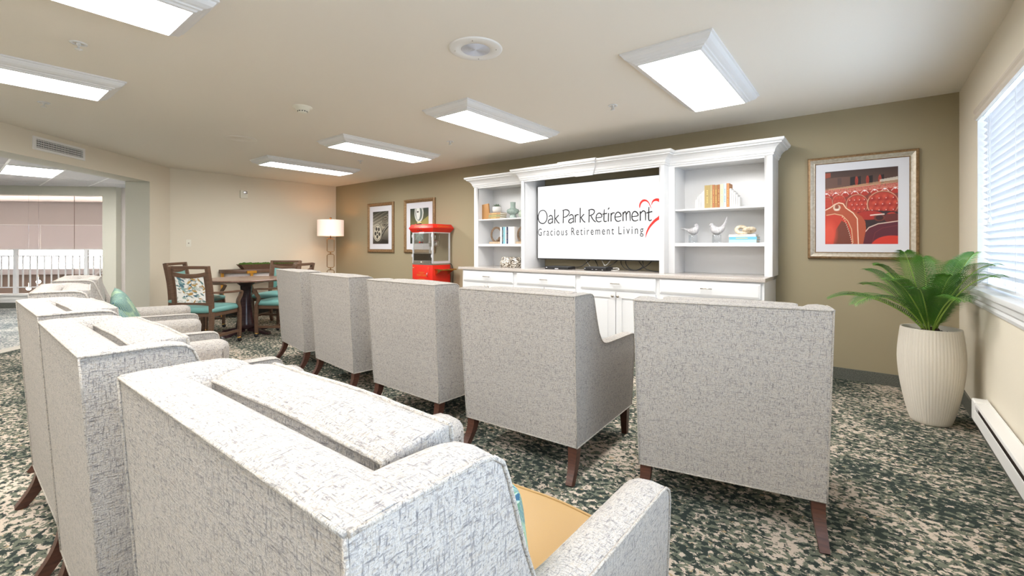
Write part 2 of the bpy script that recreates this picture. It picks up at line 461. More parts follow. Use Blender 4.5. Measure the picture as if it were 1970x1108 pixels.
def paint(name, cv, pos, m, parent, label=None):
    """pos(u, v) -> xyz with u right, v up; canvas Y runs down"""
    ny, nx = cv.X.shape; vs = []
    for j in range(ny):
        for i in range(nx): vs.append(pos(i / (nx - 1), 1 - j / (ny - 1)))
    fs = [(j * nx + i, j * nx + i + 1, (j + 1) * nx + i + 1, (j + 1) * nx + i) for j in range(ny - 1) for i in range(nx - 1)]
    me = bpy.data.meshes.new(name); me.from_pydata(vs, [], fs); me.materials.append(m)
    at_ = me.color_attributes.new('col', 'FLOAT_COLOR', 'POINT')
    c = cv.c / 255.0; c = np.where(c <= 0.04045, c / 12.92, ((c + 0.055) / 1.055) ** 2.4)
    buf = np.ones((ny * nx, 4), np.float32); buf[:, :3] = c.reshape(-1, 3)
    at_.data.foreach_set('color', buf.reshape(-1))
    me.polygons.foreach_set('use_smooth', [True] * len(fs))
    o = bpy.data.objects.new(name, me); C.objects.link(o); o.parent = parent
    if label: o['label'] = label
    return o
# ================================================================ SETTING
XR, YT, XL, ZC = 0.591, 5.05, -8.63, 2.44
YB = -4.6
CF = Matrix.Rotation(PI / 4, 4, 'Z')     # corridor frame: a along the railing, b away
A0 = -4.531
mb = MB(); mb.add([(XR + .2, YB - .2, 0), (XR + .2, YT + .2, 0), (XL - .1, YT + .2, 0), (XL - .1, 2.14, 0), (-2.0, YB - .2, 0)], [(0, 1, 2, 3, 4)])
mb.add([(p[0], p[1], -.05) for p in [(XR + .2, YB - .2), (XR + .2, YT + .2), (XL - .1, YT + .2), (XL - .1, 2.14), (-2.0, YB - .2)]], [(4, 3, 2, 1, 0)])
# part of the floor under the thick diagonal wall
mb.add([(A0 + .1, -2, 0), (A0 + .1, 7.7, 0), (-5.1, 7.7, 0), (-5.1, -2, 0)], [(0, 1, 2, 3)], CF @ Matrix.Translation((0, 0, -.0008)))
struct(mb.build('floor', M['carpet']))
mb = MB(); mb.box(-22, -5.1, -2, 10.0, -.05, -.001, CF)
struct(mb.build('floor_corridor', M['carpet2']))
mb = MB(); mb.box(-5.28, -5.10, 0.3, 9.9, -.002, .004, CF)
struct(mb.build('trim_1', M['strip']))
mb = MB(); mb.add([(XR + .2, YB - .2, ZC), (XR + .2, YT + .2, ZC), (XL - .1, YT + .2, ZC), (XL - .1, 2.1, ZC), (-1.6, YB - .2, ZC)], [(0, 1, 2, 3, 4)])
mb.add([(XR + .2, YB - .2, ZC + .1), (XR + .2, YT + .2, ZC + .1), (XL - .1, YT + .2, ZC + .1), (XL - .1, 2.1, ZC + .1), (-1.6, YB - .2, ZC + .1)], [(4, 3, 2, 1, 0)])
struct(mb.build('ceiling', M['ceiling']))
struct(MB().box(XL - .15, XR + .15, YT, YT + .15, -.05, ZC).build('wall_back', M['khaki']))
struct(MB().box(XL - .15, XL, 2.222, YT, -.05, ZC).build('wall_left', M['cream']))
mb = MB()
for b0, b1, z0, z1 in ((7.205, 7.673, 0, ZC), (-2.2, 3.2, 0, ZC), (3.2, 7.205, 2.155, ZC)): mb.box(A0 - .33, A0, b0, b1, z0, z1, CF)
wd = mb.build('wall_diagonal', M['cream']); struct(wd)
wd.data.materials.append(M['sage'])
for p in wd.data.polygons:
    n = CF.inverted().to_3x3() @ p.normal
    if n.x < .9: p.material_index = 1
struct(MB().box(-2.2, XR + .15, YB - .15, YB, 0, ZC).build('wall_front', M['cream']))
# right wall with the window in view and an added unseen one
W1 = (2.55, 4.31, .90, 2.13); W2 = (-.90, 1.75, .90, 2.13)  # W2 is added out of view and made wide for side daylight
mb = MB()
ys = [YB - .15, W2[0], W2[1], W1[0], W1[1], YT + .15]
for i in range(5):
    if i in (1, 3):
        mb.box(XR, XR + .2, ys[i], ys[i + 1], -.05, .90).box(XR, XR + .2, ys[i], ys[i + 1], 2.13, ZC)
    else: mb.box(XR, XR + .2, ys[i], ys[i + 1], -.05, ZC)
struct(mb.build('wall_right', M['cream']))
# baseboards
mb = MB().box(-.66, XR, YT - .012, YT, 0, .1).box(XL, -4.36, YT - .012, YT, 0, .1); struct(mb.build('baseboard_back', M['base']))
struct(MB().box(XR - .012, XR, YB, YT, 0, .11).build('baseboard_right', M['base']))
struct(MB().box(XL, XL + .012, 2.22, YT, 0, .1).build('baseboard_left', M['base']))
mb = MB().box(A0, A0 + .012, 7.205, 7.66, 0, .1, CF).box(A0, A0 + .012, -1.9, 3.2, 0, .1, CF); struct(mb.build('baseboard_diagonal', M['base']))
# windows: frame, panes, sill, casing
for i, (y0, y1, z0, z1) in enumerate((W1, W2)):
    xw = XR + .13
    mb = MB(); t = .05
    mb.box(xw, xw + .05, y0, y1, z0, z0 + t).box(xw, xw + .05, y0, y1, z1 - t, z1)
    for yy in (y0, y1 - t, (y0 + y1 - t) / 2): mb.box(xw, xw + .05, yy, yy + t, z0 + t, z1 - t)
    for k in range(1, 6):
        yy = y0 + t + (y1 - y0 - 2 * t) * k / 6
        if k != 3: mb.box(xw + .015, xw + .03, yy - .008, yy + .008, z0 + t, z1 - t)
    for k in (1, 2, 3): zz = z0 + t + (z1 - z0 - 2 * t) * k / 4; mb.box(xw + .016, xw + .029, y0 + t, y1 - t, zz - .008, zz + .008)
    wf = struct(mb.build('window_%d' % (i + 1), M['whitemat']))
    MB().box(xw + .02, xw + .025, y0 + t, y1 - t, z0 + t, z1 - t).build('pane', M['pane'], wf)
    mb = MB().box(XR - .045, xw, y0 - .05, y1 + .05, z0 - .001, z0 + .03)
    mb2 = MB(); mb2.prism([(XR - .001, z0 - .09), (XR - .014, z0 - .09), (XR - .02, z0 - .07), (XR - .014, z0 - .055), (XR - .026, z0 - .04), (XR - .03, z0 - .001), (XR - .001, z0 - .001)], y0 - .05, y1 + .05, 'y')
    s = mb.build('window_sill', M['white'], wf, .006); mb2.build('window_apron', M['white'], wf)
    # white painted reveals
    mb = MB().box(XR + .001, xw, y1 - .004, y1 + .0, z0 + .03, z1).box(XR + .001, xw, y0, y0 + .004, z0 + .03, z1).box(XR + .001, xw, y0, y1, z1 - .004, z1)
    mb.build('window_reveal', M['white'], wf)
# blinds (things hung in the recess)
def blind(y0, y1, label, raised=False):
    t = thing('window_blind', label, 'blind', (0, 0, 0), 0)
    xc = XR + .045; z = 2.02; k = 0
    zl = 1.88 if raised else .985
    while z > zl:
        T = Matrix.Translation((xc, 0, z)) @ Matrix.Rotation(0 if raised else .74, 4, 'Y')
        MB().prism([(-.025, -.0015), (-.012, .0010), (.012, .0010), (.025, -.0015), (.025, .0), (.012, .0028), (-.012, .0028), (-.025, 0)], y0 + .015, y1 - .015, 'y', T).build('slat', M['slat'], t)
        z -= .006 if raised else .0435
    MB().box(xc - .026, xc + .026, y0 + .012, y1 - .012, zl - .04, zl - .023).build('bottom_rail', M['slat'], t, .003)
    MB().box(xc - .02, xc + .03, y0 + .01, y1 - .01, 2.07, 2.12).build('headrail', M['slat'], t)
    mb = MB().prism([(XR - .012, 2.045), (XR + .004, 2.045), (XR + .012, 2.06), (XR + .012, 2.118), (XR - .012, 2.118), (XR - .02, 2.112), (XR - .02, 2.1), (XR - .012, 2.085), (XR - .018, 2.06)], y0 + .006, y1 - .006, 'y')
    mb.build('valance', M['valance'], t)
    for yy in (y0 + .2, (y0 + y1) / 2, y1 - .2):
        for dx in (-.027, .027): MB().tube([(xc + dx, yy, 2.08), (xc + dx, yy, zl - .03)], .0012, 4).build('ladder_cord', M['slat'], t)
    for yy, zz in ((y1 - .30, 1.36), (y1 - .335, 1.37)): MB().tube([(xc - .035, yy, 2.05), (xc - .035, yy, zz)], .0012, 4).build('pull_cord', M['slat'], t)
    for yy, zz in ((y1 - .30, 1.33), (y1 - .335, 1.345)):
        MB().lathe([(.004, .04), (.006, .03), (.006, .02), (.013, .006), (.010, 0), (0, -.001)], 12, Matrix.Translation((xc - .035, yy, zz))).build('cord_tassel', M['slat'], t)
blind(W1[0], W1[1], 'white wooden slat blind open in the window behind the palm')
blind(W2[0], W2[1], 'white slat blind drawn up in the added unseen window beside the nearest armchair', True)  # unseen blind kept raised so more daylight reaches the chair sides

# ---------------------------------------------------------------- corridor and atrium beyond the diagonal wall
mb = MB().box(-22, A0 - .33, -2, 10.0, 2.39, 2.45, CF)
struct(mb.build('ceiling_corridor', M['tile']))
mb = MB()
gx = [-9.80 - 1.22 * k for k in range(-2, 6)]; gy = [.565 + .61 * k for k in range(-8, 12)]
for x in gx: mb.box(x - .012, x + .012, -2.5, min(13.9 + x, -6.9 - x if x > -8.8 else 9), 2.386, 2.3895)
for y in gy:
    if y > -2.4: mb.box(max(-17, y - 13.9), -8.8 if y > 1.9 else -6.9 - y, y - .012, y + .012, 2.3865, 2.3893)
struct(mb.build('trim_2', M['whitemat']))
def troffer(t):
    MB().box(-.60, .60, -.295, .295, -.006, .0).build('diffuser', M['diffuser'], t)
    mb = MB()
    for a in ((-.61, .61, -.305, -.295), (-.61, .61, .295, .305), (-.61, -.60, -.295, .295), (.60, .61, -.295, .295)): mb.box(*a, -.01, 0)
    mb.build('frame', M['whitemat'], t)
for tp, lab in (((-10.42, .87, 2.39), 'lit ceiling panel in the corridor beyond the opening'), ((-7.98, -1.57, 2.39), 'added corridor ceiling panel out of view, nearest the diagonal wall'), ((-10.42, -1.57, 2.39), 'added corridor ceiling panel out of view, left of the visible one')):  # last two panels are added out of view to brighten the corridor
  t = thing('troffer_light', lab, 'ceiling light', tp)
  troffer(t)
# far opening: pilaster, header, strip wall
mb = MB().box(-7.07, -6.82, 9.86, 10.06, 0, 2.39, CF).box(-22, -7.07, 9.86, 10.06, 2.215, 2.39, CF)
struct(mb.build('wall_corridor_far', M['sage']))
struct(MB().box(-6.82, -4.6, 10.0, 10.1, 0, 2.39, CF).build('wall_corridor_side', M['taupe']))
struct(MB().box(A0 - .33, A0 - .1, 7.6, 10.1, 0, 2.45, CF).build('wall_corridor_right', M['cream']))
struct(MB().box(-22, A0 - .3, -2.1, -2, 0, 2.45, CF).build('wall_corridor_near', M['cream']))
struct(MB().box(-22.1, -22, -2.1, 24, -3, 4.2, CF).build('wall_atrium_left', M['mauve']))
mb = MB().box(-22, -8.95, 9.15, 9.86, 2.23, 2.39, CF)
struct(mb.build('trim_3', M['tile']))
struct(MB().box(-22, -4.6, 10.06, 18.2, 2.8, 2.9, CF).build('ceiling_atrium', M['mauve']))
mb = MB().box(-22, -6.5, 18.0, 18.2, 1.985, 2.8, CF)
struct(mb.build('wall_atrium_upper', M['taupe']))
mb = MB().box(-22, -6.5, 18.0, 18.2, 1.07, 1.955, CF); struct(mb.build('wall_atrium_panel', M['mauve']))
mb = MB().box(-22, -6.5, 17.95, 18.2, 1.955, 1.985, CF)
for a in (-14.92, -12.0, -17.8): mb.box(a - .012, a + .012, 17.98, 18.01, 1.07, 1.955, CF)
struct(mb.build('trim_4', M['whitemat']))
struct(MB().box(-22, -6.5, 18.1, 18.2, .40, 1.07, CF).build('window_3', M['pastelight']))
struct(MB().box(-22, -6.5, 17.8, 18.2, .20, .40, CF).build('trim_5', M['mauve']))
struct(MB().box(-22, -6.5, 18.0, 18.2, -3, .20, CF).build('wall_atrium_lower', M['brownpaint']))
struct(MB().box(-6.6, -6.4, 10.0, 18.2, -3, 2.9, CF).build('wall_atrium_right', M['mauve']))
struct(MB().box(-22, -6.5, 10.0, 18.2, -3.05, -3, CF).build('floor_atrium', M['carpet2']))
struct(MB().box(-22, -6.5, 9.9, 10.0, -3, -.05, CF).build('wall_atrium_near', M['taupe']))
# curb under the railing
mb = MB().box(-22, -7.07, 9.84, 10.0, 0, .26, CF).box(-22, -7.07, 9.80, 10.03, .24, .27, CF).box(-22, -7.07, 9.825, 9.84, .16, .185, CF)
struct(mb.build('trim_6', M['whitemat']))
struct(MB().box(-22, -7.07, 9.815, 9.84, -.001, .105, CF).build('baseboard_corridor', M['base']))
# railing
rl = thing('balcony_railing', 'white balcony railing with square balusters seen through the wide opening', 'railing', (0, 0, .27), PI / 4)
MB().box(-16, -7.07, 9.895, 9.945, .855, .880).build('handrail', M['white'], rl)
MB().box(-16, -7.07, 9.9, 9.94, .73, .752).build('upper_rail', M['white'], rl)
MB().box(-16, -7.07, 9.9, 9.94, .115, .135).build('lower_rail', M['white'], rl)
for k in range(7):
    a = -7.40 - 1.26 * k
    MB().box(a - .033, a + .033, 9.897, 9.943, 0, .856).build('post', M['white'], rl)
    for j in range(1, 10):
        q = a - .126 * j
        if q < -13.8: continue
        MB().box(q - .010, q + .010, 9.912, 9.928, .135, .73).build('baluster', M['white'], rl)
for q in (-7.275, -7.15): MB().box(q - .010, q + .010, 9.912, 9.928, .135, .73).build('baluster', M['white'], rl)
# stair handrails in the atrium
sr = thing('stair_railing', 'pale sloping stair handrails far behind the balcony railing', 'railing', (0, 0, 0), PI / 4)
MB().tube([(-11.1, 14, -.35), (-9.95, 14, .60), (-8.6, 14, .78)], .04, 6).build('handrail', M['mauve'], sr)
MB().tube([(-9.95, 14, -.35), (-8.6, 14, .50)], .05, 6).build('handrail', M['whitemat'], sr)
MB().tube([(-9.9, 14.2, -.5), (-8.6, 14.2, .25)], .035, 6).build('handrail', M['brownpaint'], sr)
# pendants
for (px, py, pz), lab in (((-16.654, 1.519, 0.294), 'right of the two sparkling pendant lamps low in the atrium'), ((-16.853, 1.362, 0.121), 'left of the two sparkling pendant lamps low in the atrium')):
    t = thing('pendant_lamp', lab, 'pendant lamp', (px, py, pz), 0, 'pendant lamps in the atrium')
    MB().ball((0, 0, 0), .045).build('bulb', M['pend'], t)
    MB().tube([(0, 0, .045), (0, 0, 2.8 - pz)], .002, 4).build('cord', M['chrome'], t)
# ceiling canopy and hanging chain in atrium
t = thing('hanging_chain', 'thin dark chain with a small canopy hanging in the atrium', 'chain', (-18.01, 2.36, 2.8))
MB().lathe([(.1, 0), (.1, -.03), (.03, -.05), (0, -.05)], 16).build('canopy', M['bronze'], t)
MB().tube([(0, 0, -.04), (0, 0, -3.2)], .006, 5).build('chain', M['bronze'], t)
# ================================================================ ARMCHAIRS
HB, HT = .174, .951
def taper(mb, wb=.738, wt=.766):
    for i, p in enumerate(mb.v):
        k = wb + (wt - wb) * (p[2] - HB) / (HT - HB)
        mb.v[i] = (p[0] * k / .74, p[1], p[2])
    return mb
SIDE = [(-.4505, .9505), (-.40, .951), (-.33, .951), (-.28, .949), (-.255, .944), (-.238, .932), (-.226, .905), (-.212, .865), (-.190, .803), (-.156, .724), (-.125, .682), (-.095, .661), (-.06, .651),
        (0, .647), (.10, .645), (.22, .643), (.34, .641), (.375, .637), (.394, .624), (.401, .600), (.398, .52), (.388, .38), (.372, .20), (.368, HB)]
def normals(pl):
    out = []
    for i in range(len(pl)):
        a = pl[max(i - 1, 0)]; b = pl[min(i + 1, len(pl) - 1)]
        dy, dz = b[0] - a[0], b[1] - a[1]; L = math.hypot(dy, dz) or 1
        out.append((-dz / L, dy / L))
    return out
def side_panel(sgn):
    nr = normals(SIDE); sec = [(.370, .0), (.362, .0035), (.335, .0065), (.305, .003), (.283, -.008), (.268, -.028), (.262, -.052)]
    mb = MB(); rows = []
    for x, off in sec:
        row = []
        for i, (y, z) in enumerate(SIDE):
            o = off
            if i >= 20: o = min(off, 0) * .8 + max(off, 0) * .5
            ny, nz = nr[i]
            yy, zz = y + ny * o, z + nz * o
            if i == len(SIDE) - 1: zz = HB
            if i == 0: zz = z + min(o * .5, .003); yy = -.3995 - .0508 * (zz - HB) / .777
            row.append((sgn * x, yy, zz))
        rows.append(row)
    mb.grid(rows, smooth=True)
    N = len(SIDE)
    back = [(-.3998, HB)]
    # outer, inner and underside closing faces
    for rw in (rows[0], rows[-1]):
        x = rw[0][0]; mid = []
        for (_, y, z) in rw: mid.append((x, min(max(y, -.3998 if z < .9 else -.3998 - .051 * 0), .3675), HB))
        mb.grid([rw, mid], smooth=False)
    mb.add([rows[0][0], rows[-1][0], (sgn * .262, -.3998, HB), (sgn * .370, -.3998, HB)], [(0, 1, 2, 3)])
    mb.add([(sgn * .370, -.3998, HB), (sgn * .262, -.3998, HB), (sgn * .262, .368, HB), (sgn * .370, .368, HB)], [(0, 1, 2, 3)])
    return taper(mb)
def tri_fix(o):
    bm = bmesh.new(); bm.from_mesh(o.data)
    bmesh.ops.triangulate(bm, faces=[f for f in bm.faces if len(f.verts) > 4], ngon_method='EAR_CLIP')
    bmesh.ops.recalc_face_normals(bm, faces=bm.faces)
    bm.to_mesh(o.data); bm.free(); return o
def cushion(sx, sy, sz, puff, nx=14, ny=14, nz=4, edge=.02, bul=.012):
    """boxed cushion centred on the origin, puffed faces and soft edges"""
    bm = bmesh.new(); mb = MB()
    def P(u, v, w_):   # -1..1
        fx = 1 - abs(u) ** 3.2; fy = 1 - abs(v) ** 3.2
        z = w_ * sz / 2 + w_ * puff * fx * fy
        x = u * sx / 2 * (1 + .0) + (edge * .5 * (1 - w_ * w_)) * u * abs(u) ** 6
        y = v * sy / 2 + (edge * .5 * (1 - w_ * w_)) * v * abs(v) ** 6
        x += bul * u * (1 - v * v); y += bul * v * (1 - u ** 4) + bul * .4 * math.sin(5 * u + 1) * v
        return (x, y, z)
    us = [math.sin(PI / 2 * (-1 + 2 * i / nx)) for i in range(nx + 1)]; vs_ = [math.sin(PI / 2 * (-1 + 2 * i / ny)) for i in range(ny + 1)]
    for w_ in (-1, 1): mb.grid([[P(u, v, w_) for u in us] for v in vs_])
    ws = [-1 + 2 * i / nz for i in range(nz + 1)]
    ring = [(u, -1) for u in us[:-1]] + [(1, v) for v in vs_[:-1]] + [(u, 1) for u in us[:0:-1]] + [(-1, v) for v in vs_[:0:-1]]
    mb.grid([[P(u, v, w_) for u, v in ring] for w_ in ws], cu=True)
    edges = [[P(u, v, w_) for u, v in ring] for w_ in (-1, 1)]
    bm.free()
    return mb, edges
def make_armchair():
    t = thing('armchair', '', 'armchair')
    # upholstered back slab
    prof = [(-.400, HB), (-.451, .949), (-.435, .955), (-.405, .957), (-.375, .951), (-.352, .936), (-.338, .90), (-.330, .82), (-.305, .40), (-.300, HB)]
    mb = MB(); rows = [[(x, y, z) for y, z in prof] for x in (-.3695, -.30, -.15, 0, .15, .30, .3695)]
    mb.grid(rows, cv=False, cu=True)
    mb.add(rows[0], [tuple(range(len(prof)))]); mb.add(rows[-1], [tuple(range(len(prof)))])
    bk = tri_fix(taper(mb).build('backrest', M['fabric'], t))
    for e in bk.data.edges: pass
    mark_sharp(bk)
    for sg in (-1, 1):
        a = tri_fix(side_panel(sg).build('arm', M['fabric'], t)); mark_sharp(a, 50)
        nr = SIDE[1:]
        mb = MB().tube([(sg * .3705, y, z + .001) for y, z in SIDE[:20]] + [(sg * .3705, y + .001, z) for y, z in SIDE[20:]], .0033, 6)
        taper(mb).build('piping', M['welt'], a)
    mb = MB().tube([(x, -.4515, .950) for x in np.linspace(-.368, .368, 12)], .0034, 6)
    mb.tube([(-.368, -.4525 + .0513 * k / 10, .949 - .775 * k / 10) for k in range(11)], .003, 6)
    mb.tube([(.368, -.4525 + .0513 * k / 10, .949 - .775 * k / 10) for k in range(11)], .003, 6)
    mb.tube([(-.370, -.4, HB + .003), (.370, -.4, HB + .003)], .0034, 6)
    taper(mb).build('piping', M['welt'], bk)
    mb = MB().box(-.262, .262, -.31, .352, HB, .335); rail = mb.build('seat_base', M['fabric'], t, .006)
    mb = MB().tube([(-.3705, -.4, HB + .003), (-.3705, .367, HB + .003), (.3705, .367, HB + .003), (.3705, -.4, HB + .003)], .0034, 6)
    mb.build('piping', M['welt'], rail)
    mb, ed = cushion(.515, .72, .115, .018); cu = mb.build('seat_cushion', M['mustard'], t, label='smooth mustard vinyl seat cushion'); cu.location = (0, .065, .398); cu.rotation_euler = (.02, 0, 0)
    mb = MB()
    for e in ed: mb.tube(e, .0045, 6, closed=True)
    mb.build('piping', M['mustard'], cu)
    mb, ed = cushion(.535, .50, .115, .018, bul=.004)
    bc = mb.build('back_cushion', M['fabric'], t); bc.location = (0.003, -.254, .692); bc.rotation_euler = (PI / 2 - .085, 0, 0)
    bc.rotation_euler = (math.radians(-97 + 180 + 12), 0, 0)
    mb = MB()
    for e in ed: mb.tube(e, .0042, 6, closed=True)
    mb.build('piping', M['welt'], bc)
    # legs
    for sg in (-1, 1):
        path = smoothpath([(sg * .338, -.368, .178), (sg * .340, -.378, .12), (sg * .346, -.405, .06), (sg * .352, -.448, 0)], 4)
        n = len(path); MB().tube(path, 0, sq=[(.0, .0)] * 0 + [(.026 - .010 * i / (n - 1), .026 - .009 * i / (n - 1)) for i in range(n)], up=(0, 1, 0)).build('leg', M['walnut'], t)
    for sg in (-1, 1):
        MB().tube([(sg * .335, .335, .178), (sg * .338, .333, 0)], 0, sq=[(.025, .025), (.016, .016)], up=(0, 1, 0)).build('leg', M['walnut'], t)
    return t
def mark_sharp(o, ang=40):
    bm = bmesh.new(); bm.from_mesh(o.data)
    for f in bm.faces: f.smooth = True
    for e in bm.edges:
        e.smooth = not (len(e.link_faces) == 2 and e.calc_face_angle(0) > math.radians(ang))
    bm.to_mesh(o.data); bm.free()
ARM = [
    ('front', -.560, 2.498, 11.7, 'cream tweed armchair in front row, its broad back closest to the potted palm'),
    ('front', -1.537, 2.368, 3.1, 'cream tweed armchair in front row, second from palm, right arm in clear view'),
    ('front', -2.541, 2.409, -1.2, 'cream tweed armchair at the middle of the five in the front row'),
    ('front', -3.560, 2.484, -5.9, 'cream tweed armchair in front row, second from the round games table'),
    ('front', -4.557, 2.619, -9.0, 'cream tweed armchair in front row standing next to the round games table'),
    ('back', -.738, .663, .6, 'nearest cream tweed armchair in back row, its mustard seat in view'),
    ('back', -1.756, .644, -.5, 'cream tweed armchair in back row directly beyond the nearest one'),
    ('back', -2.690, .662, 0, 'cream tweed armchair at the middle of the five in the back row'),
    ('back', -3.762, .784, -8.8, 'cream tweed armchair in back row, second farthest, a green leaf pillow on it'),
    ('back', -4.796, .996, -11.5, 'farthest cream tweed armchair in back row, silhouetted against the balcony railing')]
first = make_armchair()
for i, (rw, x, y, a, lab) in enumerate(ARM):
    g = 'armchairs in the %s row facing the television' % rw
    if i == 0:
        first.location = (x, y, 0); first.rotation_euler = (0, 0, math.radians(a)); first['label'] = lab; first['group'] = g
    else: dup(first, (x, y, 0), math.radians(a), lab, g)
# pillows
def pillow(w_, h_, d_):
    n = 20; rows = {1: [], -1: []}
    mb = MB()
    for sg in (1, -1):
        R = []
        for j in range(n + 1):
            v = -1 + 2 * j / n; row = []
            for i in range(n + 1):
                u = -1 + 2 * i / n
                th = d_ * (max(0, (1 - u ** 4)) * max(0, (1 - v ** 4))) ** .55
                px = u * w_ / 2 * (1 - .07 * (1 - v * v)); pz = v * h_ / 2 * (1 - .07 * (1 - u * u))
                row.append((px, sg * th, pz))
            R.append(row)
        mb.grid(R)
    return mb
pil0 = pillow(.38, .38, .062).build('throw_pillow', M['pillow'])
def place_pillow(o, ci, lx, ly, lz, tilt, roll, lab):
    rw, x, y, a, _ = ARM[ci]; a = math.radians(a)
    o.location = (x + math.cos(a) * lx - math.sin(a) * ly, y + math.sin(a) * lx + math.cos(a) * ly, lz)
    o.rotation_euler = (tilt, roll, a)
    return tag(o, lab, 'pillow', 'leaf patterned throw pillows')
place_pillow(pil0, 9, .02, -.055, .645, .42, .25, 'blue and green leaf pillow against the farthest back-row armchair')
p = pil0.copy(); C.objects.link(p); place_pillow(p, 8, .04, -.06, .64, .42, -.15, 'green leaf pillow half hidden behind the wing of the second farthest back-row armchair')
p = pil0.copy(); C.objects.link(p); place_pillow(p, 5, .082, -.018, .640, .34, .12, 'teal leaf pillow peeking past the wing of the nearest armchair')

# ================================================================ GAMES TABLE AND WOOD ARMCHAIRS
TC = (-6.733, 2.60)
t = thing('games_table', 'round brown wooden table on a dark pedestal among the teal chairs', 'table', (TC[0], TC[1], 0))
MB().lathe([(0, .728), (.49, .728), (.525, .736), (.53, .748), (.525, .758), (.50, .76), (0, .76)], 56).build('tabletop', M['tablewood'], t)
MB().lathe([(.13, .728), (.12, .70), (.072, .66), (.066, .55), (.072, .40), (.095, .25), (.12, .14), (.125, .09), (.10, .07), (0, .07)], 32).build('pedestal', M['espresso'], t)
for k in range(4):
    T = Matrix.Rotation(k * PI / 2 + .45, 4, 'Z')
    MB().prism([(.05, .085), (.16, .075), (.36, .03), (.38, .0), (.30, .0), (.26, .018), (.05, .035)], -.032, .032, 'y', T).build('foot', M['espresso'], t, .004)
def leaf_canvas():
    cv = Canvas(130, 110, (236, 234, 228)); rnd = random.Random(5)
    pal = [(70, 106, 122), (122, 156, 160), (160, 178, 166), (196, 198, 188), (176, 140, 86), (210, 214, 208), (104, 132, 128), (186, 186, 180)]
    for k in range(95):
        x, y = rnd.random(), rnd.random(); a = rnd.uniform(-1.2, 1.2); c = rnd.choice(pal)
        cv.ell(x, y, rnd.uniform(.045, .085), rnd.uniform(.018, .034), c, a)
        if k % 4 == 0: cv.line([(x - .09 * math.cos(a), y - .09 * math.sin(a)), (x + .09 * math.cos(a), y + .09 * math.sin(a))], .006, (120, 130, 124))
    for k in range(6):     # the ochre sprig
        cv.ell(.36 + (k % 2) * .16, .12 + .11 * k, .085, .035, (186, 150, 92), (.5 if k % 2 else -.5) + .2)
    cv.line([(.45, .05), (.42, .75)], .01, (150, 120, 80))
    for k in range(4): cv.ell(.85 - .03 * k, .1 + .13 * k, .10, .05, (88, 122, 134) if k % 2 == 0 else (140, 170, 172), -.7)
    for k in range(6): cv.ell(.62 + .05 * (k % 3), .48 + .1 * (k // 3), .026, .03, (150, 170, 160))
    return cv
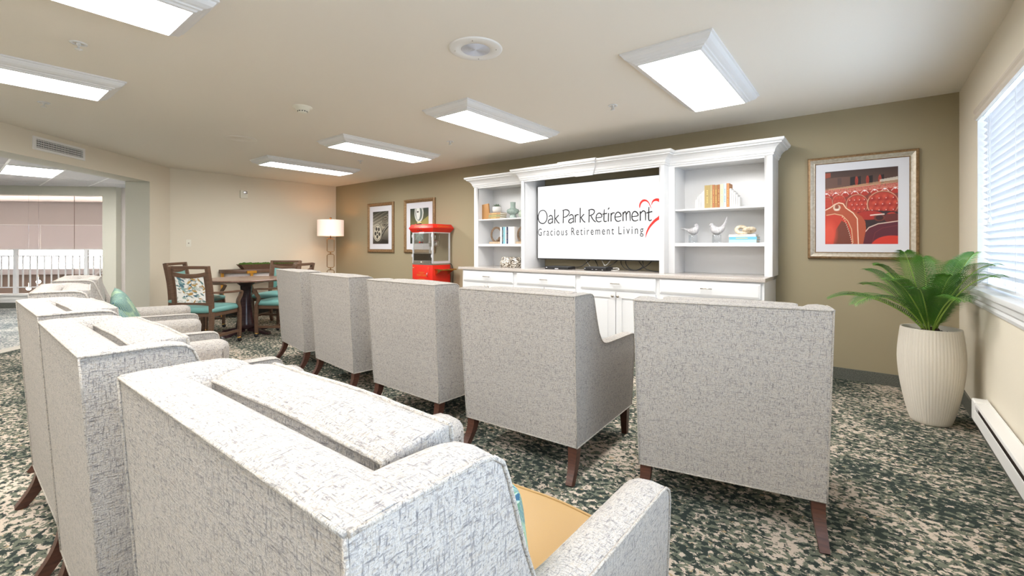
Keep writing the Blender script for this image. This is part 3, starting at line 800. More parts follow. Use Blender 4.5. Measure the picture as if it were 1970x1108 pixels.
def make_woodchair():
    t = thing('games_chair', '', 'chair')
    hw = .225
    for sg in (-1, 1):
        MB().tube(smoothpath([(sg * hw, -.285, 0), (sg * hw, -.235, .22), (sg * hw, -.225, .44), (sg * hw, -.245, .70), (sg * hw, -.295, .97)], 3), 0, sq=(.024, .019), up=(0, 1, 0)).build('rear_leg', M['chairwood'], t, .003)
    def yb(z): return -.245 - .05 * max(0, (z - .70)) / .27 + (.02 * (.70 - z) / .26 if z < .7 else 0)
    MB().tube([(x, yb(.955), .955 + 0 * x) for x in np.linspace(-hw, hw, 7)], 0, sq=(.018, .014), up=(0, 0, 1)).build('top_rail', M['chairwood'], t, .003)
    MB().tube([(x, yb(.87) - .012 * (1 - (x / hw) ** 2), .885 - .030 * (1 - (x / hw) ** 2)) for x in np.linspace(-hw, hw, 11)], 0, sq=(.024, .013), up=(0, 0, 1)).build('curved_rail', M['chairwood'], t, .003)
    MB().tube([(x, yb(.54) - .008 * (1 - (x / hw) ** 2), .530 + .012 * (1 - (x / hw) ** 2)) for x in np.linspace(-hw, hw, 9)], 0, sq=(.024, .013), up=(0, 0, 1)).build('lower_rail', M['chairwood'], t, .003)
    # back panel: teal front, printed leaf cloth behind
    mb = MB(); rows = []
    for j in range(9):
        z = .545 + .31 * j / 8; row = []
        for i in range(11):
            x = -.17 + .34 * i / 10; pf = (1 - (x / .17) ** 4) * (1 - ((j - 4) / 4) ** 4)
            row.append((x, yb(z) + .012 + .022 * pf, z + (0 if j < 8 else -.018 * (1 - (x / .17) ** 2))))
        rows.append(row)
    mb.grid(rows)
    bp = mb.build('back_panel', M['teal'], t)
    for sg in (-1, 1): MB().tube([(sg * .192, yb(.54), .54), (sg * .192, yb(.70), .70), (sg * .192, yb(.88), .88)], 0, sq=(.022, .013), up=(1, 0, 0)).build('panel_frame', M['chairwood'], bp)
    cv = leaf_canvas()
    paint('leaf_print_back', cv, lambda u, v: (.175 - .35 * u, yb(.545 + .31 * v) - .019 - .004 * (1 - (2 * u - 1) ** 2), .545 + .31 * v), M['leafprint'], bp, 'leaf patterned fabric on the outside of the back')
    mb, ed = cushion(.47, .46, .06, .022, edge=.03); s = mb.build('seat', M['teal'], t, label='padded teal seat'); s.location = (0, 0, .452)
    ap = MB().box(-.225, .225, -.225, -.20, .375, .425).box(-.225, .225, .20, .225, .375, .425).box(-.235, -.212, -.22, .22, .375, .425).box(.212, .235, -.22, .22, .375, .425)
    ap.build('apron', M['chairwood'], t, .003)
    for sg in (-1, 1):
        MB().tube(smoothpath([(sg * .23, -.235, .66), (sg * .25, -.10, .650), (sg * .262, .08, .642), (sg * .262, .20, .640), (sg * .262, .245, .625)], 4), 0, sq=(.012, .022), up=(0, 0, 1)).build('armrest', M['chairwood'], t, .003)
        MB().tube(smoothpath([(sg * .262, .245, .632), (sg * .262, .218, .575), (sg * .258, .19, .53), (sg * .252, .195, .48), (sg * .247, .222, .42), (sg * .245, .228, .30), (sg * .243, .226, .055)], 4), 0, sq=(.019, .017), up=(0, 1, 0)).build('front_leg', M['chairwood'], t, .003)
        MB().tube([(sg * .234, -.25, .14), (sg * .240, .22, .14)], 0, sq=(.016, .010), up=(0, 0, 1)).build('stretcher', M['chairwood'], t, .002)
        mb = MB(); mb.ball((sg * .243, .232, .027), .027, 12, m=M['black']); mb.lathe([(.012, .034), (.024, .046), (.020, .062)], 12, Matrix.Translation((sg * .243, .226, 0)), M['brass'])
        mb.ball((sg * .262, .232, .026), (.006, .016, .016), 8, m=M['brass'])
        mb.build('caster', None, t, label='brass caster with a dark ball')
    MB().tube([(-.236, 0, .14), (.236, 0, .14)], 0, sq=(.015, .010), up=(0, 0, 1)).build('stretcher', M['chairwood'], t, .002)
    return t
yaw = math.radians(38.24)
def camloc(xc, d): return (-.6190 * d + .7854 * xc, .7854 * d + .6190 * xc, 0)
WC = [((-3.71, 5.47), yaw + math.radians(-4), 'brown wooden chair nearest the camera, leaf-print back panel showing, drawn up to the round table'),
      ((-4.46, 6.37), yaw - PI / 2 + math.radians(8), 'brown wooden chair with teal back left of the round table, behind the leaf-print chair'),
      ((-3.66, 6.98), yaw + PI, 'brown wooden chair with teal back on the far side of the round table'),
      ((-3.13, 6.15), yaw + PI / 2 + math.radians(-4), 'brown wooden chair right of the round table, partly hidden by a cream armchair')]
wc = make_woodchair()
for i, (q, a, lab) in enumerate(WC):
    g = 'wooden armchairs around the round table'
    if i == 0: wc.location = camloc(*q); wc.rotation_euler = (0, 0, a); wc['label'] = lab; wc['group'] = g
    else: dup(wc, camloc(*q), a, lab, g)

# ================================================================ CONSOLE TABLE, MOSS TROUGH, FLOOR LAMP
t = thing('console_table', 'bow-fronted console table with gold legs against the cream wall', 'console table', (XL, 3.56, 0))
arc = [(.005, -.66)] + [(.03 + .40 * math.cos(a) ** .8 if abs(a) < 1.57 else .03, .66 * math.sin(a)) for a in np.linspace(-1.5, 1.5, 25)] + [(.005, .66)]
MB().prism(arc, .745, .805, 'z').build('top', M['chairwood'], t, .004)
arc2 = [(.02, -.60)] + [(.03 + .36 * math.cos(a) ** .8, .60 * math.sin(a)) for a in np.linspace(-1.45, 1.45, 21)] + [(.02, .60)]
MB().prism(arc2, .66, .744, 'z').build('apron', M['mauve'], t)
for yy, xx in ((-.635, .09), (.635, .09), (-.30, .41), (.30, .41)):
    mb = MB().box(xx - .014, xx + .014, yy - .02, yy + .02, 0, .752 if xx < .2 else .78)
    if xx > .2: mb.box(xx - .012, xx + .018, yy - .075, yy + .075, .742, .785)
    mb.build('leg', M['gold'], t, label='gold leg')
MB().box(.02, .36, -.60, .60, .14, .16).build('shelf', M['chairwood'], t, .003)
t = thing('moss_trough', 'long wooden trough filled with green moss on the console table', 'planter', (XL + .21, 3.62, .805))
mb = MB(); h = .085
o = [(-.075, -.42), (.075, -.42), (.075, .42), (-.075, .42)]; o2 = [(-.11, -.49), (.11, -.49), (.11, .49), (-.11, .49)]; o3 = [(-.098, -.475), (.098, -.475), (.098, .475), (-.098, .475)]; o4 = [(-.07, -.41), (.07, -.41), (.07, .41), (-.07, .41)]
mb.grid([[(x, y, z) for x, y in q] for q, z in ((o, 0), (o2, h), (o3, h), (o4, .012))], smooth=False, cu=True); mb.add([(x, y, 0) for x, y in o], [(3, 2, 1, 0)]); mb.add([(x, y, .012) for x, y in o4], [(0, 1, 2, 3)])
mb.build('trough', M['trough'], t)
rnd = random.Random(3); mb = MB()
for k in range(70):
    mb.ball((rnd.uniform(-.07, .07), -.44 + .88 * k / 69, .078 + rnd.uniform(-.006, .012)), (rnd.uniform(.025, .04), rnd.uniform(.025, .045), rnd.uniform(.022, .034)), 10)
mb.build('moss', M['moss'], t)['kind'] = 'stuff'
LX, LY = -8.05, 4.60
t = thing('floor_lamp', 'lit floor lamp with drum shade and gold chain-link stem in the corner', 'floor lamp', (LX, LY, 0))
mb = MB(); mb.grid([[(.238 * math.cos(a), .238 * math.sin(a), z) for a in np.linspace(0, 2 * PI, 49)[:-1]] for z in (1.40, 1.705)], cu=True)
mb.grid([[(.235 * math.cos(a), .235 * math.sin(a), z) for a in np.linspace(0, 2 * PI, 49)[:-1]] for z in (1.705, 1.40)], cu=True)
sh = mb.build('lamp_shade', M['shade'], t, label='pale linen drum shade')
mb = MB()
for k in range(3):
    a = k * 2 * PI / 3; mb.tube([(0, 0, 1.69), (.235 * math.cos(a), .235 * math.sin(a), 1.70)], .002, 5)
mb.build('shade_spider', M['agedgold'], sh)
MB().lathe([(.012, 1.68), (.012, 1.72), (.018, 1.722), (.018, 1.755), (0, 1.757)], 12).build('finial', M['agedgold'], t)
MB().tube([(0, 0, 1.355), (0, 0, 1.69)], .009, 8).build('pole', M['agedgold'], t)
z = 1.35
Tl = Matrix.Rotation(math.radians(58), 4, 'Z')
while z > .10:
    z0 = z - .255; hw = .062; c = .022
    path = [(-hw + c, 0, z), (hw - c, 0, z), (hw, 0, z - c), (hw, 0, z0 + c), (hw - c, 0, z0), (-hw + c, 0, z0), (-hw, 0, z0 + c), (-hw, 0, z - c)]
    MB().tube(path, .0075, 8, Tl, closed=True).build('link', M['agedgold'], t)
    mb = MB().lathe([(.02, z0 + .004), (.012, z0 - .012), (.012, z0 - .028), (.02, z0 - .045)], 10); mb.build('joint', M['agedgold'], t)
    z -= .30
MB().lathe([(.16, 0), (.16, .02), (.15, .03), (.03, .04), (.018, z + .06), (0, z + .06)], 32).build('base', M['agedgold'], t)
MB().ball((0, 0, 1.56), .035).build('bulb', M['bulb'], t)
# ================================================================ MEDIA CABINET, WORKTOP, HUTCH
CX0, CX1, CY = -4.345, -.690, 4.42
t = thing('base_cabinet', 'long white base cabinet of drawers and doors under the stone top', 'cabinet', ((CX0 + CX1) / 2, (CY + YT) / 2, 0))
ox, oy = t.location.x, t.location.y
def rel(mb): 
    for i, p in enumerate(mb.v): mb.v[i] = (p[0] - ox, p[1] - oy, p[2])
    return mb
mb = MB().box(CX0, CX1, CY, YT - .003, .10, .884).box(CX0 + .02, CX1 - .02, CY + .07, YT - .003, 0, .10)
rel(mb).build('carcass', M['white'], t, .002)
rel(MB().box(CX0 + .02, CX1 - .02, CY + .06, CY + .07, 0, .099)).build('toe_kick', M['base'], t)
cols = [(-4.315, -3.455), (-3.40, -2.565), (-2.50, -1.645), (-1.605, -.715)]
def slab(x0, x1, z0, z1):
    e = .018; mb = MB()
    R = [[(x0, CY - .001, z0), (x1, CY - .001, z0), (x1, CY - .001, z1), (x0, CY - .001, z1)], [(x0, CY - .016, z0), (x1, CY - .016, z0), (x1, CY - .016, z1), (x0, CY - .016, z1)],
         [(x0 + e, CY - .022, z0 + e), (x1 - e, CY - .022, z0 + e), (x1 - e, CY - .022, z1 - e), (x0 + e, CY - .022, z1 - e)]]
    mb.grid(R, smooth=False, cu=True); o = len(mb.v) - 4; mb.f.append([o, o + 1, o + 2, o + 3]); mb.mi.append(0); mb.sm.append(False)
    return mb
for x0, x1 in cols:
    d = rel(slab(x0, x1, .735, .872)).build('drawer', M['white'], t)
    xm = (x0 + x1) / 2
    mb = MB().tube([(xm - .05, CY - .048, .808), (xm + .05, CY - .048, .808)], .0045, 8).tube([(xm - .04, CY - .022, .805), (xm - .04, CY - .048, .808)], .0035, 6).tube([(xm + .04, CY - .022, .805), (xm + .04, CY - .048, .808)], .0035, 6)
    rel(mb).build('handle', M['nickel'], d, label='thin nickel bar handle')
    for a, b, kx in ((x0, xm - .004, xm - .03), (xm + .004, x1, xm + .03)):
        # shaker door: frame plus raised field
        z0, z1 = .125, .718; mb = MB(); fr = .062
        mb.box(a, b, CY - .02, CY - .001, z0, z0 + fr).box(a, b, CY - .02, CY - .001, z1 - fr, z1).box(a, a + fr, CY - .02, CY - .001, z0 + fr, z1 - fr).box(b - fr, b, CY - .02, CY - .001, z0 + fr, z1 - fr)
        mb.box(a + fr, b - fr, CY - .010, CY - .001, z0 + fr, z1 - fr)
        mb.box(a + fr + .03, b - fr - .03, CY - .015, CY - .009, z0 + fr + .03, z1 - fr - .03)
        dr = rel(mb).build('door', M['white'], t)
        mb = MB().lathe([(.005, 0), (.005, .012), (.014, .018), (.015, .026), (.008, .031), (0, .032)], 14, Matrix.Translation((kx, CY - .018, .675)) @ Matrix.Rotation(PI / 2, 4, 'X'))
        rel(mb).build('knob', M['nickel'], dr, label='round nickel knob')
tag(MB().box(-4.405, -.678, CY - .03, YT - .002, .886, .921).build('worktop', M['stone'], None, .004), 'speckled grey stone worktop running the length of the white cabinet', 'worktop')
# hutch
HZ = .921; YH, YC2 = 4.70, 4.575; TOPZ = 2.175
t = thing('bookcase_hutch', 'white built-in hutch with open shelves and crown moulding around the television', 'bookcase', (-2.53, 4.87, HZ))
ox, oy = t.location.x, t.location.y
def relh(mb):
    for i, p in enumerate(mb.v): mb.v[i] = (p[0] - ox, p[1] - oy, p[2] - HZ)
    return mb
LX0, LX1, LIN = -4.394, -3.459, -4.320
RX0, RX1, RIN0, RIN1 = -1.621, -.668, -1.555, -.734
zt = 2.02
# left bay and right bay: sides, back, face frame
for nm, x0, x1, i0, i1 in (('left_bay', LX0, LX1, LIN, -3.46), ('right_bay', RX0, RX1, RIN0, RIN1)):
    mb = MB().box(x0, i0 if nm == 'right_bay' else x0 + .022, YH, YT - .004, HZ, 2.10) if False else MB()
    mb.box(x0, x0 + .022, YH + .018, YT - .004, HZ, 2.10).box(x1 - .022, x1, YH + .018, YT - .004, HZ, 2.10)
    mb.box(x0 + .022, x1 - .022, YT - .016, YT - .004, HZ, 2.10).box(x0 + .022, x1 - .022, YH + .018, YT - .016, 2.03, 2.05)
    mb.box(x0, i0, YH, YH + .018, HZ, 2.10).box(i1, x1, YH, YH + .018, HZ, 2.10).box(i0, i1, YH, YH + .018, zt, 2.10)
    bay = relh(mb).build('bay_frame', M['white'], t, .0015)
    # inner liners so the reveal meets the stile
    for a_, b_ in ((x0 + .023, i0), (i1, x1 - .023)): relh(MB().box(a_, b_, YH + .0185, YT - .017, HZ, 2.03)).build('side_lining', M['white'], t)
    relh(MB().box(i0 + .001, i1 - .001, YH + .012, YT - .017, 1.565, 1.582)).build('shelf', M['white'], t, .002)
    relh(MB().box(i0 + .001, i1 - .001, YH + .002, YT - .017, 1.20, 1.235)).build('shelf', M['white'], t, .002)
# centre section
CL, CR, CLi, CRi = -3.458, -1.622, -3.408, -1.672
mb = MB().box(CL, CLi, YC2, YC2 + .018, HZ, 2.10).box(CRi, CR, YC2, YC2 + .018, HZ, 2.10).box(CLi, CRi, YC2, YC2 + .018, 2.02, 2.10)
mb.box(CL, CLi, YC2 + .018, YT - .004, HZ, 2.10).box(CRi, CR, YC2 + .018, YT - .004, HZ, 2.10)
relh(mb).build('centre_frame', M['white'], t, .0015)
# crown moulding swept round the plan
prof = [(0, 2.035), (.010, 2.045), (.010, 2.056), (.018, 2.062), (.024, 2.085), (.040, 2.108), (.062, 2.125), (.082, 2.133), (.082, 2.142), (.098, 2.150), (.104, 2.160), (.104, 2.175), (0, 2.175)]
plan = [(LX0, YT - .004), (LX0, YH), (CL, YH), (CL, YC2), (CR, YC2), (CR, YH), (RX1, YH), (RX1, YT - .004)]
def sweep(plan, prof, name):
    n = len(plan); rows = []
    nrm = []
    for i in range(n - 1):
        dx, dy = plan[i + 1][0] - plan[i][0], plan[i + 1][1] - plan[i][1]; L = math.hypot(dx, dy); nrm.append((dy / L, -dx / L))
    for i in range(n):
        if i == 0: m_ = nrm[0]; k = 1
        elif i == n - 1: m_ = nrm[-1]; k = 1
        else:
            a, b = nrm[i - 1], nrm[i]; m_ = (a[0] + b[0], a[1] + b[1]); L2 = m_[0] ** 2 + m_[1] ** 2; k = 2 / L2
        rows.append([(plan[i][0] + m_[0] * k * o, plan[i][1] + m_[1] * k * o, z) for o, z in prof])
    mb = MB(); mb.grid(rows, smooth=False)
    return mb
plan2 = [(x, y) for x, y in plan]
mb = sweep([(p[0], p[1]) for p in plan2], [(-o if False else o, z) for o, z in prof], 'crown')
mb.box(LX0, RX1, YH, YT - .004, 2.10, 2.172).box(CL, CR, YC2, YH, 2.10, 2.172)
cr = relh(mb).build('crown_moulding', M['white'], t)
# keystone on the crown
rows = []
kprof = [(.002, 2.012), (.004, 2.035)] + [(o, z) for o, z in prof[1:12]] + [(.106, 2.182)]
for o, z in kprof:
    q = (z - 2.012) / .17; y = YC2 - o - .014; a = -2.655 - .185 * q; b = -2.435 + .095 * q
    rows.append([(a, YC2 + .004 - o * .3, z), (a, y, z), (b, y, z), (b, YC2 + .004 - o * .3, z)])
mb = MB(); mb.grid(rows, smooth=False); mb.add(rows[0], [(0, 1, 2, 3)]); mb.add(rows[-1], [(0, 1, 2, 3)])
relh(mb).build('keystone', M['white'], t)
# television
TY = 4.84
t = thing('television', 'large flat television inside the hutch showing a white screen with a logo', 'television', (-2.545, TY, 1.035))
tx = -2.545
TW, TH = 1.686, .950
MB().box(-TW / 2, TW / 2, .004, .045, 0, TH).build('housing', M['black'], t, .003)
mb = MB(); b_ = .007
mb.box(-TW / 2, TW / 2, -.002, .004, 0, .012).box(-TW / 2, TW / 2, -.002, .004, TH - b_, TH).box(-TW / 2, -TW / 2 + b_, -.002, .004, .012, TH - b_).box(TW / 2 - b_, TW / 2, -.002, .004, .012, TH - b_)
mb.build('bezel', M['black'], t)
sc = MB().box(-TW / 2 + b_, TW / 2 - b_, .0, .0035, .012, TH - b_).build('screen', M['screen'], t)
MB().box(-.3, .3, .045, YT - TY - .004, .25, .7).build('wall_bracket', M['black'], t)
WORD=[[(-3305,1670),(-3345,1658),(-3373,1610),(-3375,1564),(-3356,1521),(-3317,1499),(-3277,1504),(-3244,1540),(-3235,1591),(-3250,1637),(-3277,1664),(-3311,1671)],[(-3211,1580),(-3184,1598),(-3158,1587),(-3152,1555),(-3152,1495)],[(-3153,1551),(-3189,1550),(-3215,1530),(-3216,1508),(-3194,1495),(-3169,1504),(-3153,1523)],[(-3118,1674),(-3117,1493)],[(-3059,1597),(-3113,1549)],[(-3105,1555),(-3075,1511),(-3047,1492)],[(-2990,1659),(-2993,1493)],[(-3004,1651),(-2954,1661),(-2915,1646),(-2905,1617),(-2928,1587),(-2959,1570),(-2986,1567)],[(-2908,1577),(-2877,1596),(-2851,1583),(-2845,1552),(-2843,1492)],[(-2845,1545),(-2882,1543),(-2908,1524),(-2913,1506),(-2890,1492),(-2862,1500),(-2845,1517)],[(-2819,1591),(-2818,1494)],[(-2818,1562),(-2799,1590),(-2768,1589)],[(-2748,1673),(-2748,1492)],[(-2695,1594),(-2743,1548)],[(-2736,1552),(-2706,1512),(-2678,1492)],[(-2625,1643),(-2628,1490)],[(-2637,1637),(-2595,1647),(-2561,1635),(-2555,1614),(-2571,1589),(-2604,1575),(-2622,1571)],[(-2604,1573),(-2571,1520),(-2536,1491)],[(-2528,1542),(-2460,1550),(-2467,1584),(-2495,1596),(-2523,1578),(-2533,1540),(-2523,1506),(-2495,1492),(-2460,1502)],[(-2425,1639),(-2430,1519),(-2419,1494),(-2391,1498)],[(-2450,1581),(-2389,1589)],[(-2370,1592),(-2373,1491)],[(-2361,1655),(-2376,1634)],[(-2338,1591),(-2338,1491)],[(-2338,1559),(-2320,1589),(-2291,1588)],[(-2285,1541),(-2216,1548),(-2225,1581),(-2253,1597),(-2280,1576),(-2289,1539),(-2277,1504),(-2249,1489),(-2214,1501)],[(-2189,1594),(-2189,1490)],[(-2188,1566),(-2170,1595),(-2153,1584),(-2148,1491)],[(-2148,1564),(-2127,1596),(-2106,1584),(-2101,1489)],[(-2080,1537),(-2011,1546),(-2021,1580),(-2050,1595),(-2074,1575),(-2082,1535),(-2071,1499),(-2042,1487),(-2007,1499)],[(-1983,1594),(-1983,1487)],[(-1982,1565),(-1954,1595),(-1930,1588),(-1923,1564),(-1923,1489)],[(-1883,1637),(-1887,1515),(-1877,1486),(-1851,1494)],[(-1913,1571),(-1845,1585)]]
HEART=[[(-1990,1632,4),(-1988,1659,9),(-1978,1686,11),(-1956,1708,13),(-1934,1713,12),(-1909,1706,9),(-1885,1682,5),(-1869,1648,4),(-1857,1619,2)],[(-1854,1655,2),(-1847,1682,6),(-1829,1704,11),(-1797,1712,15),(-1765,1700,17),(-1739,1672,15),(-1729,1625,13),(-1738,1571,13),(-1765,1518,17),(-1817,1481,15),(-1873,1420,12),(-1905,1361,9),(-1924,1294,1)]]
def ribbon(mb, pts, ws, y):
    pts = [(p[0] / 1000 - tx, p[1] / 1000 - 1.035) for p in pts]
    P = smoothpath([(p[0], 0, p[1]) for p in pts], 5); n = len(P)
    W = np.interp(np.linspace(0, 1, n), np.linspace(0, 1, len(ws)), ws)
    L = []; R = []
    for i in range(n):
        a = P[max(i - 1, 0)]; b = P[min(i + 1, n - 1)]; dx, dz = b[0] - a[0], b[2] - a[2]; l = math.hypot(dx, dz) or 1
        nx, nz = -dz / l * W[i], dx / l * W[i]
        L.append((P[i][0] + nx, y, P[i][2] + nz)); R.append((P[i][0] - nx, y, P[i][2] - nz))
    mb.grid([L, R], smooth=False)
mb = MB()
for k, s in enumerate(WORD): ribbon(mb, s, [.0050, .0075, .0065, .0070, .0050] if len(s) > 2 else [.0075, .0066, .0075], -.0006 - .00002 * (k % 3))
mb.build('logo_name', M['ink'], sc, label='black handwritten words Oak Park Retirement')
for wd_, x0, x1 in (('Gracious', -3.377, -2.931), ('Retirement', -2.874, -2.302), ('Living', -2.245, -1.946)):
    text_mesh(wd_, 'logo_tagline', M['ink'], x1 - x0, .098, sc, Matrix.Translation((x0 - tx, -.0007, 1.340 - 1.035)) @ Matrix.Rotation(PI / 2, 4, 'X'), 'small black word ' + wd_, spacing=1.35)
mb = MB()
for s in HEART: ribbon(mb, [(p[0], p[1]) for p in s], [p[2] * .00100 for p in s], -.0008)
mb.build('logo_heart', M['logored'], sc, label='red brush-stroke heart')
# set top boxes and cables
t = thing('media_player', 'slim black media player at the left on the worktop under the television', 'media player', (-2.95, 4.70, .921))
MB().prism([(-.165, 0.0), (.165, 0.0), (.165, .03), (.15, .036), (-.15, .036), (-.165, .03)], -.09, .09, 'y').build('casing', M['black'], t, .003)
MB().box(-.02, .03, -.0925, -.0905, .006, .014).box(-.15, -.13, -.0925, -.0905, .018, .024).build('front_marks', M['mat_board'], t)
t = thing('cable_box', 'chunky black cable box beside the tangle of leads under the television', 'cable box', (-2.43, 4.70, .921))
MB().box(-.14, .14, -.09, .09, .004, .044).build('casing', M['black'], t, .006)
MB().box(-.12, .12, -.07, .07, 0, .004).build('foot', M['rubber'], t)
MB().box(.09, .10, -.0925, -.0905, .010, .016).box(-.13, -.12, -.0925, -.0905, .022, .028).box(-.04, -.02, -.0925, -.0905, .014, .017).box(.01, .03, -.0925, -.0905, .014, .017).build('front_marks', M['mat_board'], t)
def cable(lab, pts, m, r=.0045):
    P = smoothpath(pts, 6); c = P[0]
    o = MB().tube([(p[0] - c[0], p[1] - c[1], p[2] - c[2]) for p in P], r, 6).build('cable', m); tag(o, lab, 'cable', 'leads under the television'); o.location = c
zc = .926
cable('black lead arching from the slim media player up behind the screen', [(-2.80, 4.80, .945), (-2.74, 4.85, .955), (-2.68, 4.90, 1.01), (-2.64, 4.92, 1.045), (-2.60, 4.93, 1.06)], M['rubber'])
cable('black lead dropping from the screen to the back of the cable box', [(-2.66, 4.95, 1.06), (-2.60, 4.93, 1.04), (-2.54, 4.88, .985), (-2.49, 4.81, .95)], M['rubber'])
cable('white lead curving down to the left of the cable box', [(-2.76, 4.97, 1.08), (-2.73, 4.96, 1.02), (-2.66, 4.92, .96), (-2.57, 4.82, .940)], M['ceramic'])
cable('white V-shaped lead above the cable box', [(-2.52, 4.93, 1.06), (-2.46, 4.90, .985), (-2.445, 4.88, .975), (-2.42, 4.90, .985), (-2.37, 4.93, 1.06)], M['ceramic'])
cable('white lead looping out at the right of the cable box', [(-2.31, 4.83, .945), (-2.25, 4.82, .95), (-2.215, 4.79, .935), (-2.25, 4.76, .927), (-2.29, 4.74, .927)], M['ceramic'])
cable('black lead rising from the right side of the cable box', [(-2.38, 4.82, .96), (-2.33, 4.86, .99), (-2.27, 4.91, 1.05), (-2.24, 4.93, 1.07)], M['rubber'])
cable('black coiled lead in the tangle right of the cable box', [(-2.25, 4.93, 1.07), (-2.24, 4.90, 1.0), (-2.18, 4.86, .95), (-2.10, 4.84, .93), (-2.02, 4.84, .935), (-1.96, 4.86, .98), (-1.98, 4.90, 1.04), (-1.97, 4.93, 1.07)], M['rubber'])
cable('black lead hooking through the tangle and up to the right', [(-2.17, 4.93, 1.07), (-2.19, 4.91, 1.02), (-2.14, 4.87, .955), (-2.07, 4.85, .930), (-2.0, 4.86, .94), (-1.92, 4.89, .99), (-1.86, 4.92, 1.06)], M['rubber'])
cable('long black lead sagging onto the worktop towards the right stile', [(-2.06, 4.93, 1.07), (-2.0, 4.90, 1.0), (-1.92, 4.86, .945), (-1.80, 4.82, .926), (-1.70, 4.82, .926), (-1.62 - .07, 4.86, .94)], M['rubber'])

# ================================================================ SHELF THINGS
def book(lab, cat, x0, x1, y0, y1, z0, z1, col, group, orient='v', mark=True, spine_col=None):
    """standing ('v', spine towards the room) or lying ('h') book: cover, pages"""
    cx_, cy_ = (x0 + x1) / 2, (y0 + y1) / 2
    t = thing('book', lab, 'book', (cx_, cy_, z0), 0, group)
    mc = mat('book_cover', rgb(*col), 0.6)
    w_, d_, h_ = (x1 - x0) / 2, (y1 - y0) / 2, z1 - z0
    e = min(.003, w_ * .25)
    if orient == 'v':
        MB().box(-w_, w_, -d_, -d_ + e, 0, h_).box(-w_, -w_ + e, -d_ + e, d_, 0, h_).box(w_ - e, w_, -d_ + e, d_, 0, h_).build('cover', mc, t)
        MB().box(-w_ + e, w_ - e, -d_ + e, d_ - .004, .003, h_ - .004).build('pages', PAGE, t)
        if mark:
            mb = MB(); n = 9; 
            for k in range(n):
                if (k * 7 + int(x0 * 1000)) % 5 == 0: continue
                zz = h_ * (.16 + .66 * k / n); mb.box(-w_ * .22, w_ * .22, -d_ - .0006, -d_ - .0001, zz, zz + h_ * .035)
            mb.build('spine_lettering', GOLDP if sum(col) < 560 else M['ink'], t)
    else:
        e = .003
        MB().box(-w_, w_, -d_, -d_ + e, 0, h_).box(-w_, w_, -d_ + e, d_, 0, e).box(-w_, w_, -d_ + e, d_, h_ - e, h_).build('cover', mc, t)
        MB().box(-w_ + .004, w_ - .004, -d_ + e, d_ - .004, e, h_ - e).build('pages', PAGE, t)
        if mark:
            MB().box(-w_ * .5, w_ * .35, -d_ - .0006, -d_ - .0001, h_ * .38, h_ * .6).build('spine_lettering', GOLDP, t)
    return t
PAGE = mat('book_pages', rgb(232, 222, 204), 0.85); GOLDP = mat('gilt_lettering', rgb(226, 196, 120), 0.4, 0.3)
Z1, Z2 = 1.582, 1.235
# right bay, top shelf
g = 'books on the top right shelf'
xs = [-1.276, -1.222, -1.201, -1.181, -1.153, -1.131, -1.096, -1.072, -1.046]
cols = [((168, 146, 94), 'wide gold-lettered mustard book, leftmost on the top right shelf'), ((176, 160, 116), 'thin khaki book right of the wide mustard one'), ((172, 110, 72), 'rust-orange book with pale lettering on the top right shelf'),
        ((160, 120, 70), 'brown book between the two rust-coloured ones'), ((156, 100, 60), 'dark orange book left of the sage-grey one'), ((196, 192, 170), 'sage-grey book on the top right shelf'), ((186, 220, 236), 'pale blue book on the top right shelf'), ((184, 128, 80), 'tan-orange book next to the white stepped bookend')]
hh = [.232, .234, .232, .228, .230, .232, .234, .236]
for i in range(8): book(cols[i][1], 'book', xs[i] + .0006, xs[i + 1] - .0006, 4.755, 4.90, Z1, Z1 + hh[i], cols[i][0], g)
def stepped(lab, x, sg):
    t = thing('bookend', lab, 'bookend', (x, 4.82, Z1), 0, 'white stepped bookends')
    hs = [.185, .165, .145, .122, .095]
    for k, h_ in enumerate(hs):
        a = sg * .0188 * k; b = sg * (.0188 * k + .0165)
        MB().box(min(a, b), max(a, b), -.055, .055, 0.002, h_).build('step', M['ceramic'], t, .001)
    MB().box(min(0, sg * .094), max(0, sg * .094), -.056, .056, 0, .006).build('base', M['ceramic'], t)
stepped('white stepped bookend holding the right end of the book row', -1.0455, 1)
stepped('white stepped bookend at the left end of the book row', -1.2765, -1)
